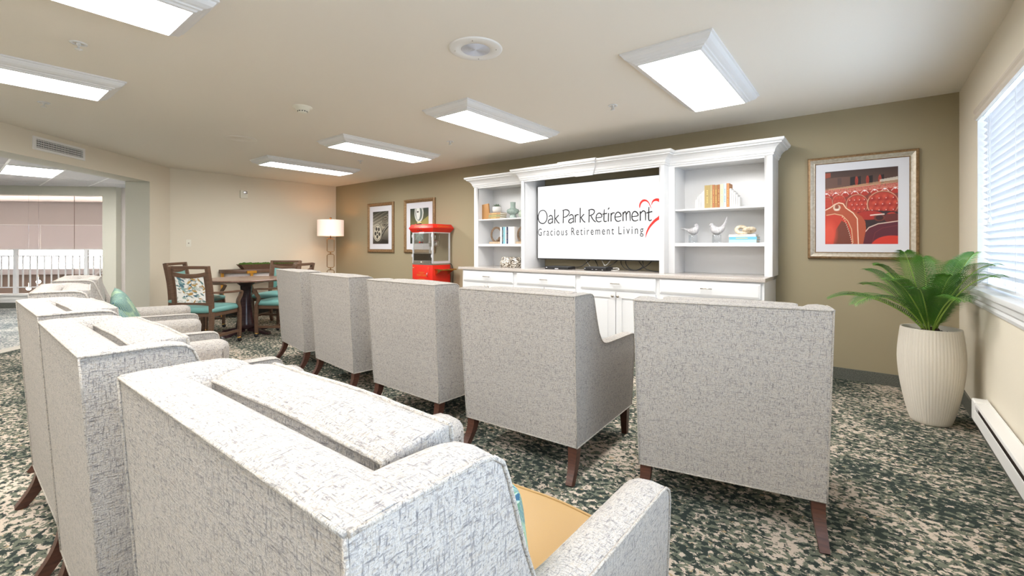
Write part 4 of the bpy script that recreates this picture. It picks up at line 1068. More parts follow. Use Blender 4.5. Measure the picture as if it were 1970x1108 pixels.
# right bay middle shelf
def bird(lab, x, up):
    t = thing('bird_figurine', lab, 'figurine', (x, 4.80, Z2), 0, 'wooden bird figurines')
    MB().box(-.035, .035, -.035, .035, 0, .082).build('acrylic_block', M['lucite'], t, .002, label='clear acrylic block')
    s = -1 if up else 1     # head on the left when the tail sweeps up
    if up:
        path = [(-.052, .128, .010), (-.050, .150, .022), (-.045, .178, .026), (-.030, .190, .020), (-.036, .172, .030)]
        body = smoothpath([(-.048, 0, .180), (-.040, 0, .160), (-.018, 0, .130), (.012, 0, .124), (.042, 0, .140), (.066, 0, .175), (.084, 0, .215), (.094, 0, .258)], 4)
        rad = np.interp(np.linspace(0, 1, len(body)), [0, .12, .3, .45, .6, .72, .86, 1], [.012, .026, .042, .040, .027, .012, .008, .004])
    else:
        body = smoothpath([(.030, 0, .178), (.034, 0, .158), (.018, 0, .130), (-.012, 0, .124), (-.045, 0, .134), (-.080, 0, .146), (-.125, 0, .152)], 4)
        rad = np.interp(np.linspace(0, 1, len(body)), [0, .14, .36, .5, .66, .8, 1], [.012, .025, .040, .036, .018, .008, .004])
    mb = MB().tube(body, list(rad), 14, up=(0, 1, 0)); hd = body[0]
    mb.ball((hd[0], 0, hd[2]), .021, 12)
    mb.lathe([(.006, 0), (0, .014)], 8, Matrix.Translation((hd[0] + (-.019 if up else .019), 0, hd[2] - .002)) @ Matrix.Rotation(-PI / 2 if up else PI / 2, 4, 'Y'))
    b = mb.build('body', M['birdgrey'], t)
    MB().tube([(-.010, 0, .080), (-.010, 0, .105)], .0015, 5).tube([(.012, 0, .080), (.012, 0, .105)], .0015, 5).build('legs', M['bronze'], t)
bird('grey bird on a clear block with its tail held level', -1.40, False)
bird('grey bird on a clear block with its long tail swept upwards', -1.17, True)
g = 'books lying under the ivory knot'
book('thick pale blue book at the bottom of the pile under the ivory knot', 'book', -1.048, -.81, 4.76, 4.93, Z2, Z2 + .030, (168, 208, 222), g, 'h', False)
book('turquoise blue book in the middle of the pile under the ivory knot', 'book', -1.047, -.806, 4.76, 4.93, Z2 + .0305, Z2 + .058, (110, 178, 200), g, 'h')
book('white book on top of the pile under the ivory knot', 'book', -1.05, -.815, 4.76, 4.92, Z2 + .0585, Z2 + .080, (240, 236, 230), g, 'h')
t = thing('knot_sculpture', 'ivory interlocked loop sculpture lying on the turquoise and white books', 'sculpture', (-.918, 4.83, Z2 + .0805))
def ring_s(c, T, rx, rz, r): return [((c[0] + rx * math.cos(a)), c[1] + rz * math.sin(a), c[2]) for a in np.linspace(0, 2 * PI, 29)[:-1]]
Ta = Matrix.Translation((-.032, 0, .044)) @ Matrix.Rotation(1.0, 4, 'X') @ Matrix.Rotation(.25, 4, 'Y')
Tb = Matrix.Translation((.034, 0, .040)) @ Matrix.Rotation(-.45, 4, 'X') @ Matrix.Rotation(-.15, 4, 'Y')
MB().tube(ring_s((0, 0, 0), None, .045, .036, 0), .0185, 12, Ta, closed=True).build('loop', M['knot'], t)
MB().tube(ring_s((0, 0, 0), None, .045, .036, 0), .0175, 12, Tb, closed=True).build('loop', M['knot'], t)
# left bay top shelf
t = thing('book', 'large orange book leaning at the left end of the top left shelf', 'book', (-4.235, 4.80, Z1), 0.0)
T = Matrix.Rotation(-.10, 4, 'Y')
MB().box(-.085, .055, -.012, .012, 0.006, .222, T).build('cover', mat('book_cover', rgb(178, 130, 76), .55), t, .002)
MB().box(-.080, .050, -.009, .009, .222, .2235, T).build('pages', PAGE, t)
g = 'books lying under the potted succulent'
book('orange book at the bottom of the pile under the potted succulent', 'book', -4.17, -3.96, 4.75, 4.90, Z1, Z1 + .030, (168, 136, 92), g, 'h')
book('green and yellow book in the middle of the pile under the potted succulent', 'book', -4.165, -3.955, 4.755, 4.90, Z1 + .0305, Z1 + .058, (150, 152, 108), g, 'h')
book('tan book on top of the pile under the potted succulent', 'book', -4.155, -3.95, 4.75, 4.905, Z1 + .0585, Z1 + .088, (184, 146, 106), g, 'h')
t = thing('potted_succulent', 'small dusty green succulent in a round white pot on stacked books', 'potted plant', (-4.065, 4.82, Z1 + .0885))
MB().lathe([(.040, 0), (.055, .012), (.066, .04), (.066, .07), (.062, .085), (.056, .085), (.056, .075), (0, .073)], 28).build('pot', M['ceramic'], t)
mb = MB()
for L, (n, el, ln) in enumerate(((9, .25, .075), (8, .6, .068), (6, 1.0, .055), (4, 1.35, .04))):
    for k in range(n):
        a = 2 * PI * k / n + L * .4; T = Matrix.Translation((0, 0, .078)) @ Matrix.Rotation(a, 4, 'Z') @ Matrix.Rotation(-el, 4, 'Y')
        mb.grid([[(x * ln, y * .016 * math.sin(PI * min(1, .12 + x * .88)) ** .6, .006 * zz * (1 - x)) for y, zz in ((-1, 0), (0, 1), (1, 0), (0, -1))] for x in (0, .25, .5, .75, .95, 1)], T, cu=True)
mb.build('rosette', M['succ'], t)
t = MB().lathe([(.050, 0), (.052, .01), (.040, .045), (.034, .055), (.052, .06), (.078, .075), (.088, .100), (.078, .122), (.050, .135), (.036, .142), (.035, .175), (.036, .215), (.038, .222), (.030, .222), (.028, .15), (0, .14)], 32).build('vase', M['seaglass'])
tag(t, 'squat sea-green glass vase with a bulging waist on the top left shelf', 'vase', loc=(-3.79, 4.83, Z1))
t = MB().lathe([(.035, 0), (.062, .02), (.075, .055), (.062, .09), (.026, .12), (.014, .15), (.013, .27), (.015, .30), (.010, .30), (.009, .15), (0, .13)], 32).build('vase', M['seaglass2'])
tag(t, 'pale green bottle vase with a tall thin neck beside the hutch stile', 'vase', loc=(-3.625, 4.85, Z1))
# left bay middle shelf
def ringsculpt(lab, x):
    t = thing('ring_sculpture', lab, 'sculpture', (x, 4.82, Z2), 0, 'bronze ring sculptures')
    MB().box(-.105, .105, -.04, .04, 0, .030).build('base', M['palewood'], t, .003, label='pale wood base')
    mb = MB(); mb.tube([(.0 + .095 * math.cos(a), 0, .030 + .098 + .100 * math.sin(a)) for a in np.linspace(0, 2 * PI, 41)[:-1]], 0, sq=(.004, .014), closed=True, up=(0, 1, 0))
    mb.build('ring', M['bronze'], t)
    rn = random.Random(2); mb = MB(); pth = []
    for k in range(11):
        a = -1.45 + k * .12; pth.append((.078 * math.cos(a), rn.uniform(-.01, .01), .128 + .082 * math.sin(a)))
    mb.tube(pth, [.010, .014, .012, .016, .013, .015, .012, .014, .011, .010, .006], 8)
    for k in range(7): mb.ball((pth[k + 1][0] + rn.uniform(-.012, .004), rn.uniform(-.012, .012), pth[k + 1][2] + rn.uniform(-.004, .014)), rn.uniform(.008, .014), 8)
    mb.build('figure', M['bronze'], t)
ringsculpt('bronze ring sculpture on a pale wood base left of the navy and teal books', -4.075)
ringsculpt('bronze ring sculpture right of the white boxed books, cut off by the hutch stile', -3.60)
g = 'books on the middle left shelf'
B = [(-3.962, -3.934, (244, 242, 238), 'white book at the left end of the row on the middle left shelf'), (-3.933, -3.908, (58, 84, 104), 'dark blue book second in the row on the middle left shelf'), (-3.907, -3.893, (150, 204, 214), 'thin light teal book in the row on the middle left shelf'),
     (-3.892, -3.872, (120, 182, 194), 'teal book in the middle of the row on the middle left shelf'), (-3.871, -3.853, (226, 232, 234), 'off-white book left of the navy one on the middle left shelf'), (-3.852, -3.827, (34, 48, 84), 'navy book on the middle left shelf beside the big white one'),
     (-3.826, -3.720, (240, 236, 230), 'thick white book ending the row on the middle left shelf')]
for x0, x1, c_, lab in B: book(lab, 'book', x0, x1, 4.765 if x1 - x0 < .05 else 4.77, 4.92, Z2, Z2 + .232, c_, g, 'v', c_[0] < 200)
# mosaic box on the worktop
t = thing('mosaic_box', 'lidded box covered in pearl and brown mosaic on the worktop in the left bay', 'box', (-3.80, 4.80, .921))
mb = MB(); mb.lathe([(.0, .0), (.17, .0), (.175, .004), (.172, .075), (.165, .078)], 40, Matrix.Scale(.62, 4, (0, 1, 0)), cap=False); mb.build('body', M['mosaic'], t)
mb = MB(); mb.lathe([(.165, .078), (.162, .082), (.148, .128), (.143, .134), (0, .134)], 40, Matrix.Scale(.62, 4, (0, 1, 0)), cap=False); mb.build('lid', M['mosaic'], t)
# ================================================================ POPCORN CART
PX, PY = -5.425, 4.81
t = thing('popcorn_machine', 'red popcorn cart with a glass cabinet between the framed pictures and the hutch', 'popcorn machine', (PX, PY, 0))
hx, hy = .238, .185
body = MB().box(-hx, hx, -hy, hy, .30, .913).build('cart_body', M['red'], t, .004)
dr = MB().box(-hx + .012, hx - .07, -hy - .006, -hy - .0005, .36, .895).build('door', M['red'], body, .002)
for z in (.86, .69, .42): MB().lathe([(.007, 0), (.007, .006), (0, .008)], 10, Matrix.Translation((-hx + .035, -hy - .006, z)) @ Matrix.Rotation(PI / 2, 4, 'X')).build('hinge_screw', M['steel'], body)
MB().tube(smoothpath([(.135, -hy - .006, .80), (.140, -hy - .028, .78), (.138, -hy - .03, .75), (.130, -hy - .006, .73)], 4), .005, 8).build('door_handle', M['steel'], body)
TT = lambda x, z, y=-hy - .0068: Matrix.Translation((x, y, z)) @ Matrix.Rotation(PI / 2, 4, 'X')
text_mesh('POPCORN', 'lettering', M['goldprint'], .225, .034, body, TT(-.118, .735), 'gold word POPCORN')
text_mesh('DELICIOUS', 'lettering', M['goldprint'], .13, .011, body, TT(-.065, .79)) if False else None
mb = MB()
for z in (.793, .69): mb.box(-.08, .065, -hy - .0072, -hy - .0066, z, z + .006).box(-.05, .035, -hy - .0072, -hy - .0066, z - .012, z - .008)
for x in (-.20, .135): mb.box(x, x + .035, -hy - .0072, -hy - .0066, .872, .877).box(x, x + .005, -hy - .0072, -hy - .0066, .845, .872)
mb.build('gold_ornament', M['goldprint'], body)
# folding side shelf with gold edge, and push handle on the other side
sh = MB().box(hx + .002, hx + .175, -.14, .15, .836, .848).build('side_shelf', M['red'], t, .002)
MB().box(hx + .160, hx + .178, -.142, .152, .834, .852).box(hx + .002, hx + .16, -.148, -.140, .834, .852).box(hx + .002, hx + .16, .150, .156, .834, .852).build('shelf_edge', M['brass'], sh)
for y in (-.13, .13): MB().prism([(hx + .002, .836), (hx + .150, .836), (hx + .002, .758)], y - .003, y + .003, 'y').build('shelf_bracket', M['brass'], sh)
MB().tube([(-hx - .002, -.10, .82), (-hx - .05, -.10, .855), (-hx - .05, .10, .855), (-hx - .002, .10, .82)], .008, 8).build('push_handle', M['brass'], t)
# glass cabinet
MB().box(-hx, hx, -hy, hy, .913, .935).build('cabinet_floor', M['steel'], t)
dk = MB().box(-hx + .025, hx - .03, -hy - .004, -hy + .01, .936, .978).build('kernel_tray', M['steel'], t)
MB().box(-.05, .04, -hy - .008, -hy - .0045, .936, .972).build('tray_front', M['nickel'], dk); MB().ball((-.005, -hy - .018, .955), .011).build('tray_knob', M['ceramic'], dk)
for sx in (-1, 1):
    for sy in (-1, 1):
        MB().box(sx * hx - (.022 if sx > 0 else 0), sx * hx + (0 if sx > 0 else .022), sy * hy - (.022 if sy > 0 else 0), sy * hy + (0 if sy > 0 else .022), .935, 1.425).build('corner_post', M['alu'], t, .002)
mb = MB().box(hx - .012, hx, -hy + .022, hy - .022, .935, .972).box(hx - .012, hx, -hy + .022, hy - .022, 1.405, 1.425).box(-hx, -hx + .012, -hy + .022, hy - .022, .935, .972).box(-hx + .022, hx - .022, -hy + .0, -hy + .012, 1.405, 1.425)
mb.build('cabinet_rail', M['alu'], t)
MB().box(hx - .008, hx - .005, -hy + .022, hy - .022, .972, 1.405).build('glass_side', M['popglass'], t)
MB().box(-hx + .005, -hx + .008, -hy + .022, hy - .022, .972, 1.405).build('glass_side', M['popglass'], t)
MB().box(-hx + .022, -.004, -hy + .004, -hy + .007, 1.09, 1.405).box(.0, hx - .022, -hy + .006, -hy + .009, 1.09, 1.405).build('glass_door', M['popglass'], t)
MB().box(-hx + .024, hx - .024, -hy + .004, -hy + .009, .98, 1.09).build('tinted_door', glass('smoked_plastic', (.46, .43, .41, 1), .1), t)
MB().box(-hx + .022, hx - .022, -hy + .002, -hy + .010, 1.088, 1.094).build('door_rail', M['nickel'], t)
for z in (1.34, 1.14, 1.03):
    for x in (-hx - .006, hx - .028): MB().box(x, x + .020, -hy - .010, -hy - .0005, z, z + .045).build('hinge', M['alu'], t, .003)
MB().ball((-.04, -hy - .018, 1.265), .013, m=M['red']).tube([(-.04, -hy - .012, 1.265), (-.04, -hy + .004, 1.265)], .006, 6, m=M['black']).build('door_knob', None, t, label='red ball door knob')
# kettle hanging from the roof
k = MB().lathe([(.052, 1.195), (.068, 1.205), (.072, 1.235), (.072, 1.285), (.078, 1.288), (.072, 1.293), (0, 1.293)], 28, Matrix.Translation((.08, .01, 0))).build('kettle', M['steel'], t)
MB().tube([(.08, .01, 1.29), (.08, .01, 1.43)], .010, 8).tube([(.16, .01, 1.28), (.19, .01, 1.42)], .005, 6).tube([(0, .01, 1.25), (-.05, -.03, 1.25)], .005, 6).box(.03, .07, -.075, -.062, 1.20, 1.25).build('kettle_hanger', M['steel'], k)
# six-sided flared roof
def ringr(x, y, z): return [(-x, -y, z), (x, -y, z), (x, y, z), (-x, y, z)]
mb = MB(); mb.grid([ringr(hx + .004, hy + .004, 1.42), ringr(hx + .05, hy + .035, 1.485), ringr(hx + .012, hy + .01, 1.545)], smooth=False, cu=True)
mb.add(ringr(hx + .004, hy + .004, 1.42), [(0, 3, 2, 1)]); mb.add(ringr(hx + .012, hy + .01, 1.545), [(0, 1, 2, 3)])
rf = mb.build('canopy_roof', M['red'], t, .002)
mb = MB()
for k in range(3): mb.ball((-.08 + .04 * k, -hy - .022, 1.452), .009, 8)
mb.build('switch', M['black'], rf)
sl = math.atan2(.028, .06)
for x0, n in ((-.17, 1),):
    text_mesh('POPCORN', 'roof_lettering', M['goldprint'], .30, .026, rf, Matrix.Translation((-.15, -hy - .0325, 1.500)) @ Matrix.Rotation(PI / 2 - .39, 4, 'X'), 'gold lettering on the canopy')
text_mesh('POPCORN', 'roof_lettering', M['goldprint'], .24, .024, rf, Matrix.Translation((hx + .0445, -.12, 1.500)) @ Matrix.Rotation(PI / 2, 4, 'Z') @ Matrix.Rotation(PI / 2 - .55, 4, 'X'), 'gold lettering on the side of the canopy')
MB().box(-.06, .045, -hy - .012, -hy - .004, 1.398, 1.425).build('latch_plate', M['alu'], t)
for sx in (-1, 1):
    MB().tube([(sx * .19, -.15, .30), (sx * .19, -.15, 0)], .014, 8).build('leg', M['black'], t)
    mb = MB(); T = Matrix.Translation((sx * .262, .08, .20)) @ Matrix.Rotation(PI / 2, 4, 'Y')
    mb.tube([(.195 * math.cos(a), .195 * math.sin(a), 0) for a in np.linspace(0, 2 * PI, 33)[:-1]], .010, 8, T, closed=True)
    for q in range(6): mb.tube([(0, 0, 0), (.19 * math.cos(q * PI / 3), .19 * math.sin(q * PI / 3), 0)], .004, 5, T)
    if True:
        w_ = mb.build('wheel', M['black'], t); w_.location = (-.012 * sx if False else 0, -.12 + .0, .005)
        w_.location = (0, -.10, .005)
cable('black power lead hanging down behind the popcorn cart', [(-5.19, 4.985, .93), (-5.165, 5.01, .90), (-5.15, 5.02, .80), (-5.16, 5.03, .60), (-5.10, 5.035, .40)], M['rubber'], .005)

# ================================================================ FRAMED PICTURES
def frame(lab, x0, x1, z0, z1, fw, mw, mh, cv):
    cx_, cz = (x0 + x1) / 2, (z0 + z1) / 2; W, H = (x1 - x0) / 2, (z1 - z0) / 2
    t = thing('framed_picture', lab, 'picture', (cx_, YT, z0), 0)
    prof = [(0, 0), (0, -.022), (.006, -.030), (fw * .35, -.034), (fw * .6, -.026), (fw * .8, -.018), (fw * .9, -.020), (fw, -.014), (fw, 0)]
    rows = []
    for sx, sz in ((-1, 0), (1, 0), (1, 1), (-1, 1)):
        rows.append([(sx * (W - a), y - .002, (a if sz == 0 else 2 * H - a)) for a, y in prof])
    fm = MB(); n = len(prof)
    for k in range(n - 1):
        fm.grid([[r_[k], r_[k + 1]] for r_ in rows], smooth=False, cv=True, m=M['leaf_silver'] if 3 <= k <= 5 and x0 > -1 else M['leaf_gold'])
    fm.build('frame', None, t)
    MB().box(-W + fw - .003, W - fw + .003, -.012, -.008, fw - .003, 2 * H - fw + .003).build('mat_board', M['mat_board'], t)
    px, pz0, pz1 = W - fw - mw, fw + mh, 2 * H - fw - mh
    paint('print', cv, lambda u, v: (-px + 2 * px * u, -.0135, pz0 + (pz1 - pz0) * v), M['artprint'], t)
    MB().box(-px - .004, px + .004, -.0128, -.0121, pz0 - .004, pz1 + .004).build('print_backing', M['mat_board'], t)
    return t
# --- red theatre seats
cv = Canvas(230, 250, (70, 44, 40))
cv.grad(0, .20, (66, 48, 44), (92, 64, 56)); cv.grad(.20, .27, (120, 84, 66), (160, 110, 84)); cv.grad(.27, 1, (132, 60, 50), (104, 36, 34))
cv.poly([(0, .09), (.36, .085), (.36, .22), (0, .23)], (104, 74, 64)); cv.poly([(.18, .10), (.24, .10), (.24, .19), (.18, .19)], (86, 64, 60)); cv.poly([(0, .02), (.08, .02), (.08, .08), (0, .09)], (150, 70, 50))
for x in (.36, .44, .60, .75): cv.poly([(x, .10), (x + .07, .09), (x + .07, .20), (x, .21)], (34, 24, 26))
for x in (.43, .58, .745): cv.ell(x + .02, .15, .022, .06, (170, 62, 46)); cv.poly([(x + .005, .12), (x + .035, .12), (x + .035, .21), (x + .005, .21)], (150, 50, 40))
cv.poly([(.05, .24), (1, .155), (1, .20), (.05, .27)], (214, 170, 130), .6); cv.poly([(.76, .155), (1, .13), (1, .17), (.76, .185)], (220, 210, 196), .8)
rn = random.Random(4)
for row, (y, s) in enumerate(((.265, .012), (.285, .016), (.305, .020), (.325, .025))):
    n = int(1 / s * .55)
    for k in range(n + 1):
        x = k / n + rn.uniform(-.01, .01); yy = y - .05 * x
        cv.ell(x, yy, s * .9, s * .8, (186, 66, 52)); cv.ell(x, yy - s * .6, s * .8, s * .18, (226, 188, 170))
for k in range(8):
    x = .02 + k * .135; y = .335 - .03 * x
    cv.ell(x, y, .055, .038, (176, 52, 40)); cv.line([(x - .05, y), (x - .02, y - .03), (x + .02, y - .03), (x + .05, y)], .010, (232, 206, 200)); cv.ell(x, y - .03, .016, .012, (244, 232, 236))
def seat(cx_, cy_, rx, ry, tuft):
    cv.ell(cx_, cy_, rx * 1.14, ry * 1.12, (214, 160, 130)); cv.ell(cx_, cy_, rx * 1.06, ry * 1.05, (120, 56, 40)); cv.ell(cx_, cy_, rx, ry, (180, 62, 46))
    for j in range(3):
        for i in range(4):
            tx_ = cx_ + (i - 1.5 + .5 * (j % 2)) * rx * .5; ty_ = cy_ + (j - 1) * ry * .5
            cv.ell(tx_ + rx * .05, ty_ + ry * .08, rx * .17, ry * .20, (150, 34, 28), .4, soft=.02, a=.8); cv.ell(tx_ - rx * .10, ty_ - ry * .12, rx * .11, ry * .12, (232, 98, 72), soft=.02, a=.7)
            if tuft: cv.ell(tx_, ty_, .006, .006, (240, 224, 214))
seat(.03, .44, .07, .085, False); seat(.20, .42, .085, .085, False); seat(.455, .47, .135, .125, True); seat(.80, .475, .185, .155, True)
cv.poly([(.46, .575), (.62, .555), (.86, .57), (1, .585), (1, 1), (.46, 1)], (52, 34, 36)); cv.ell(.62, .62, .19, .06, (170, 44, 34)); cv.ell(.92, .66, .10, .07, (206, 50, 34)); cv.poly([(.70, .62), (1, .60), (1, .72), (.70, .80)], (60, 36, 38), .7)
cv.ell(.76, .655, .075, .045, (112, 50, 40)); cv.ell(.76, .655, .05, .032, (60, 26, 24)); cv.line([(.64, .62), (.70, .615), (.82, .61)], .016, (230, 210, 198))
cv.poly([(.52, 1), (.55, .86), (.62, .78), (.74, .74), (1, .71), (1, 1)], (92, 30, 44)); cv.line([(.52, 1), (.55, .86), (.62, .78), (.74, .735), (1, .705)], .012, (232, 206, 190)); cv.line([(.66, 1), (.70, .85), (.80, .79), (1, .76)], .008, (120, 44, 50))
cv.ell(.92, 1.03, .27, .14, (208, 54, 40))
cv.poly([(0, .52), (.08, .49), (.13, .45), (.20, .425), (.27, .44), (.31, .50), (.42, .57), (.52, .63), (.57, .70), (.58, .80), (.54, 1), (0, 1)], (176, 82, 54))
cv.line([(0, .53), (.08, .495), (.14, .455), (.20, .435), (.26, .45), (.30, .51), (.40, .58), (.46, .66), (.475, 1)], .014, (240, 214, 188))
cv.poly([(0, .60), (.12, .59), (.24, .62), (.32, .70), (.37, .82), (.39, 1), (0, 1)], (196, 60, 42)); cv.poly([(.12, 1), (.16, .80), (.24, .68), (.31, .72), (.36, .84), (.38, 1)], (116, 58, 44)); cv.ell(.06, .86, .10, .16, (220, 82, 62), soft=.04)
cv.line([(.02, .60), (.14, .585), (.25, .61), (.33, .69), (.38, .80), (.40, .98)], .010, (226, 190, 150))
for k in range(14):
    a = k / 13; cv.ell(.25 + .14 * a ** .7, .63 + .36 * a, .007, .007, (238, 216, 190))
cv.ell(.17, .50, .055, .04, (216, 190, 168)); cv.ell(.17, .49, .028, .03, (150, 80, 60)); cv.ell(.17, .53, .04, .015, (232, 212, 196))
frame('large framed picture of red theatre seats above the palm', -.426, .352, 1.087, 2.018, .062, .072, .072, cv)
# --- film reel
cv = Canvas(110, 170, (90, 84, 72)); cv.grad(0, .5, (44, 46, 40), (168, 160, 140)); cv.grad(.5, 1, (150, 142, 124), (40, 38, 34))
for k in range(9): cv.line([(0, .10 + .05 * k), (1, -.16 + .05 * k)], .012, (206, 200, 182) if k % 2 else (70, 68, 60), .6, soft=.01)
cv.line([(.62, .62), (.85, .50), (.96, .42)], .05, (60, 56, 48)); cv.line([(.30, .92), (.55, .76), (.75, .58), (1.0, .44)], .10, (52, 50, 44)); cv.line([(.30, .90), (.55, .74), (.75, .56), (1.0, .42)], .02, (190, 184, 168))
for cx_, cy_, rx, ry in ((.82, .19, .17, .055), (.78, .30, .17, .05), (.76, .42, .15, .055)): 
    for d_, c_ in ((.0, (36, 34, 30)), (.022, (176, 166, 144)), (.05, (58, 54, 46))): cv.ell(cx_, cy_, rx - d_, ry - d_ * .6, c_)
cv.ell(.32, .66, .29, .285, (58, 56, 48)); cv.ell(.30, .65, .28, .27, (186, 180, 162)); cv.ell(.30, .65, .245, .24, (96, 92, 80)); cv.ell(.30, .65, .225, .22, (196, 190, 172))
for k in range(5):
    a = k * 2 * PI / 5 + .4; cv.ell(.30 + .135 * math.cos(a), .65 + .13 * math.sin(a), .062, .058, (46, 44, 38))
cv.ell(.30, .65, .045, .042, (60, 58, 50)); cv.poly([(.4, 1), (.62, .86), (1, .90), (1, 1)], (26, 26, 24), .8)
frame('framed picture of a film reel, left of the pair near the lamp', -7.478, -6.682, 1.088, 2.010, .060, .10, .10, cv)
# --- projector lamp
cv = Canvas(110, 170, (58, 62, 50)); cv.grad(0, .45, (50, 58, 52), (110, 108, 70)); cv.grad(.45, 1, (100, 96, 60), (34, 40, 38))
cv.poly([(.55, .40), (1, .22), (1, .46), (.5, .52)], (196, 180, 96), .6)
cv.ell(.48, .16, .24, .24, (208, 212, 206)); cv.ell(.48, .15, .19, .20, (110, 120, 114)); cv.ell(.44, .14, .11, .19, (226, 228, 222)); cv.ell(.42, .10, .05, .02, (30, 30, 30))
cv.line([(.70, 0), (.72, .14), (.66, .28), (.52, .38)], .02, (224, 226, 220)); cv.line([(.26, 0), (.26, .16), (.34, .30), (.44, .38)], .02, (224, 226, 220))
cv.ell(.5, .42, .12, .05, (226, 212, 160)); cv.poly([(.24, .44), (.62, .42), (.66, .54), (.20, .54)], (60, 52, 38)); cv.ell(.30, .46, .05, .03, (196, 120, 50))
cv.ell(.5, .78, .26, .20, (60, 84, 84)); cv.ell(.5, .78, .20, .16, (112, 140, 136)); cv.line([(.5, .58), (.5, .98)], .02, (200, 206, 200)); cv.line([(.26, .90), (.5, .72), (.74, .90)], .015, (190, 200, 196))
frame('framed picture of a glowing projector bulb, partly behind the popcorn cart', -6.384, -5.588, 1.088, 2.012, .060, .10, .10, cv)

# ================================================================ POTTED PALM
t = thing('potted_palm', 'tall ribbed ivory pot holding a dark green sago palm in the corner by the window', 'potted plant', (.350, 4.185, 0))
NR = 60
fl = lambda a, z: 1 + .010 * abs(math.sin(a * NR / 2)) ** .5 - .010
prof = [(.0, 0), (.100, 0), (.106, .006)] + [(.106 + .072 * math.sin(PI / 2 * min(1, s * 1.35)) ** .85 - (.018 * max(0, (s - .66) / .34) ** 1.6), .006 + .634 * s) for s in np.linspace(.03, 1, 16)]
R1 = prof[-1][0]
MB().lathe(prof, NR * 6, flute=fl, cap=False).lathe([(R1, .640), (R1 - .002, .645), (R1 - .013, .645), (R1 - .016, .60), (R1 - .018, .585)], 96, cap=False).build('pot', M['vinyl_pot'], t)
mb = MB().lathe([(R1 - .016, .592), (.07, .605), (0, .615)], 40, cap=False)
rn = random.Random(8)
for k in range(40):
    a, q = rn.uniform(0, 6.28), rn.uniform(.06, R1 - .03); mb.ball((q * math.cos(a), q * math.sin(a), .605), rn.uniform(.008, .02), 6)
mb.build('soil', M['soil'], t)
MB().lathe([(.05, .59), (.055, .62), (.04, .645), (0, .65)], 16).build('crown', M['soil'], t)
def frond(tip, rise, w_=.085, nl=44, seed=0, side=0.0):
    rn = random.Random(seed); tip = Vector(tip); base = Vector((0, 0, .615)); hd = Vector((tip.x, tip.y, 0)); 
    u = hd.normalized() if hd.length > .01 else Vector((0, -1, 0))
    base = base + u * .03
    c1 = base + u * hd.length * .22 + Vector((0, 0, rise)); c2 = base + u * hd.length * .68 + Vector((0, 0, rise + (tip.z - base.z) * .55))
    def B(t_): return base * (1 - t_) ** 3 + c1 * 3 * t_ * (1 - t_) ** 2 + c2 * 3 * t_ * t_ * (1 - t_) + tip * t_ ** 3
    mb = MB(); N = 22; path = [B(i / N) for i in range(N + 1)]
    mb.tube([p[:] for p in path], [.006 * (1 - .75 * i / N) for i in range(N + 1)], 5, m=M['rachis'])
    for i in range(nl):
        t_ = .09 + .91 * i / nl; p = B(t_); tg = (B(min(1, t_ + .02)) - B(t_ - .02)).normalized()
        sd = tg.cross(Vector((0, 0, 1)));
        if sd.length < .15: sd = Vector((1, 0, 0))
        sd.normalize(); up = sd.cross(tg).normalized(); L = w_ * 1.48 * min(1, .45 + 1.9 * t_) * (1.0 - max(0, t_ - .72) / .28 * .72) * rn.uniform(.93, 1.05)
        for sg in (-1, 1):
            dirv = (sd * sg * .84 + tg * .50 + up * (.26 + side * sg)).normalized()
            wv = (tg - dirv * tg.dot(dirv)).normalized() * (.0031)
            q0 = p; q1 = p + dirv * L * .5 + up * .004; q2 = p + dirv * L - Vector((0, 0, L * .26)) + tg * L * .10
            nrm_ = dirv.cross(wv).normalized() * .0006
            mb.add([(q0 - wv * .6)[:], (q0 + wv * .6)[:], (q1 + wv)[:], (q1 - wv)[:], q2[:], (q1 + nrm_)[:]], [(0, 1, 5), (1, 2, 5), (2, 4, 5), (4, 3, 5), (3, 0, 5)], None, M['leaf'])
    return mb.build('frond', None, t)
O = Vector((.350, 4.185, 0))
FR = [((.205, 3.22 - 0, 1.05), .38), ((.20, 3.47, 1.10), .34), ((.185, 4.02, 1.16), .34), ((.17, 4.28, 1.08), .34)]
TIPS = [((.553, 3.42, 1.035), .36, .085), ((.552, 3.50, 1.095), .40, .08), ((.54, 4.02, 1.155), .36, .085), ((.52, 4.42, 1.10), .30, .08),
        ((.20, 3.93, 1.165), .30, .10), ((.33, 4.45, 1.12), .30, .09), ((.05, 4.10, 1.065), .36, .09), ((.00, 4.36, 1.02), .30, .09),
        ((-.215, 4.02, .815), .30, .085), ((-.06, 3.84, .80), .34, .09), ((-.02, 4.46, .90), .28, .09), ((.26, 3.80, .93), .26, .095),
        ((.45, 3.66, .875), .30, .085), ((.12, 3.80, .98), .30, .095), ((.42, 3.84, 1.02), .30, .09), ((.46, 4.62, .98), .28, .085), ((.12, 4.60, .98), .28, .085), ((.50, 4.30, .86), .22, .075)]
for i, (tp, rs, w_) in enumerate(TIPS):
    frond(tuple(Vector(tp) - O), rs * .62, w_, 62 if i < 4 else 54, i, rnd.uniform(-.06, .06))

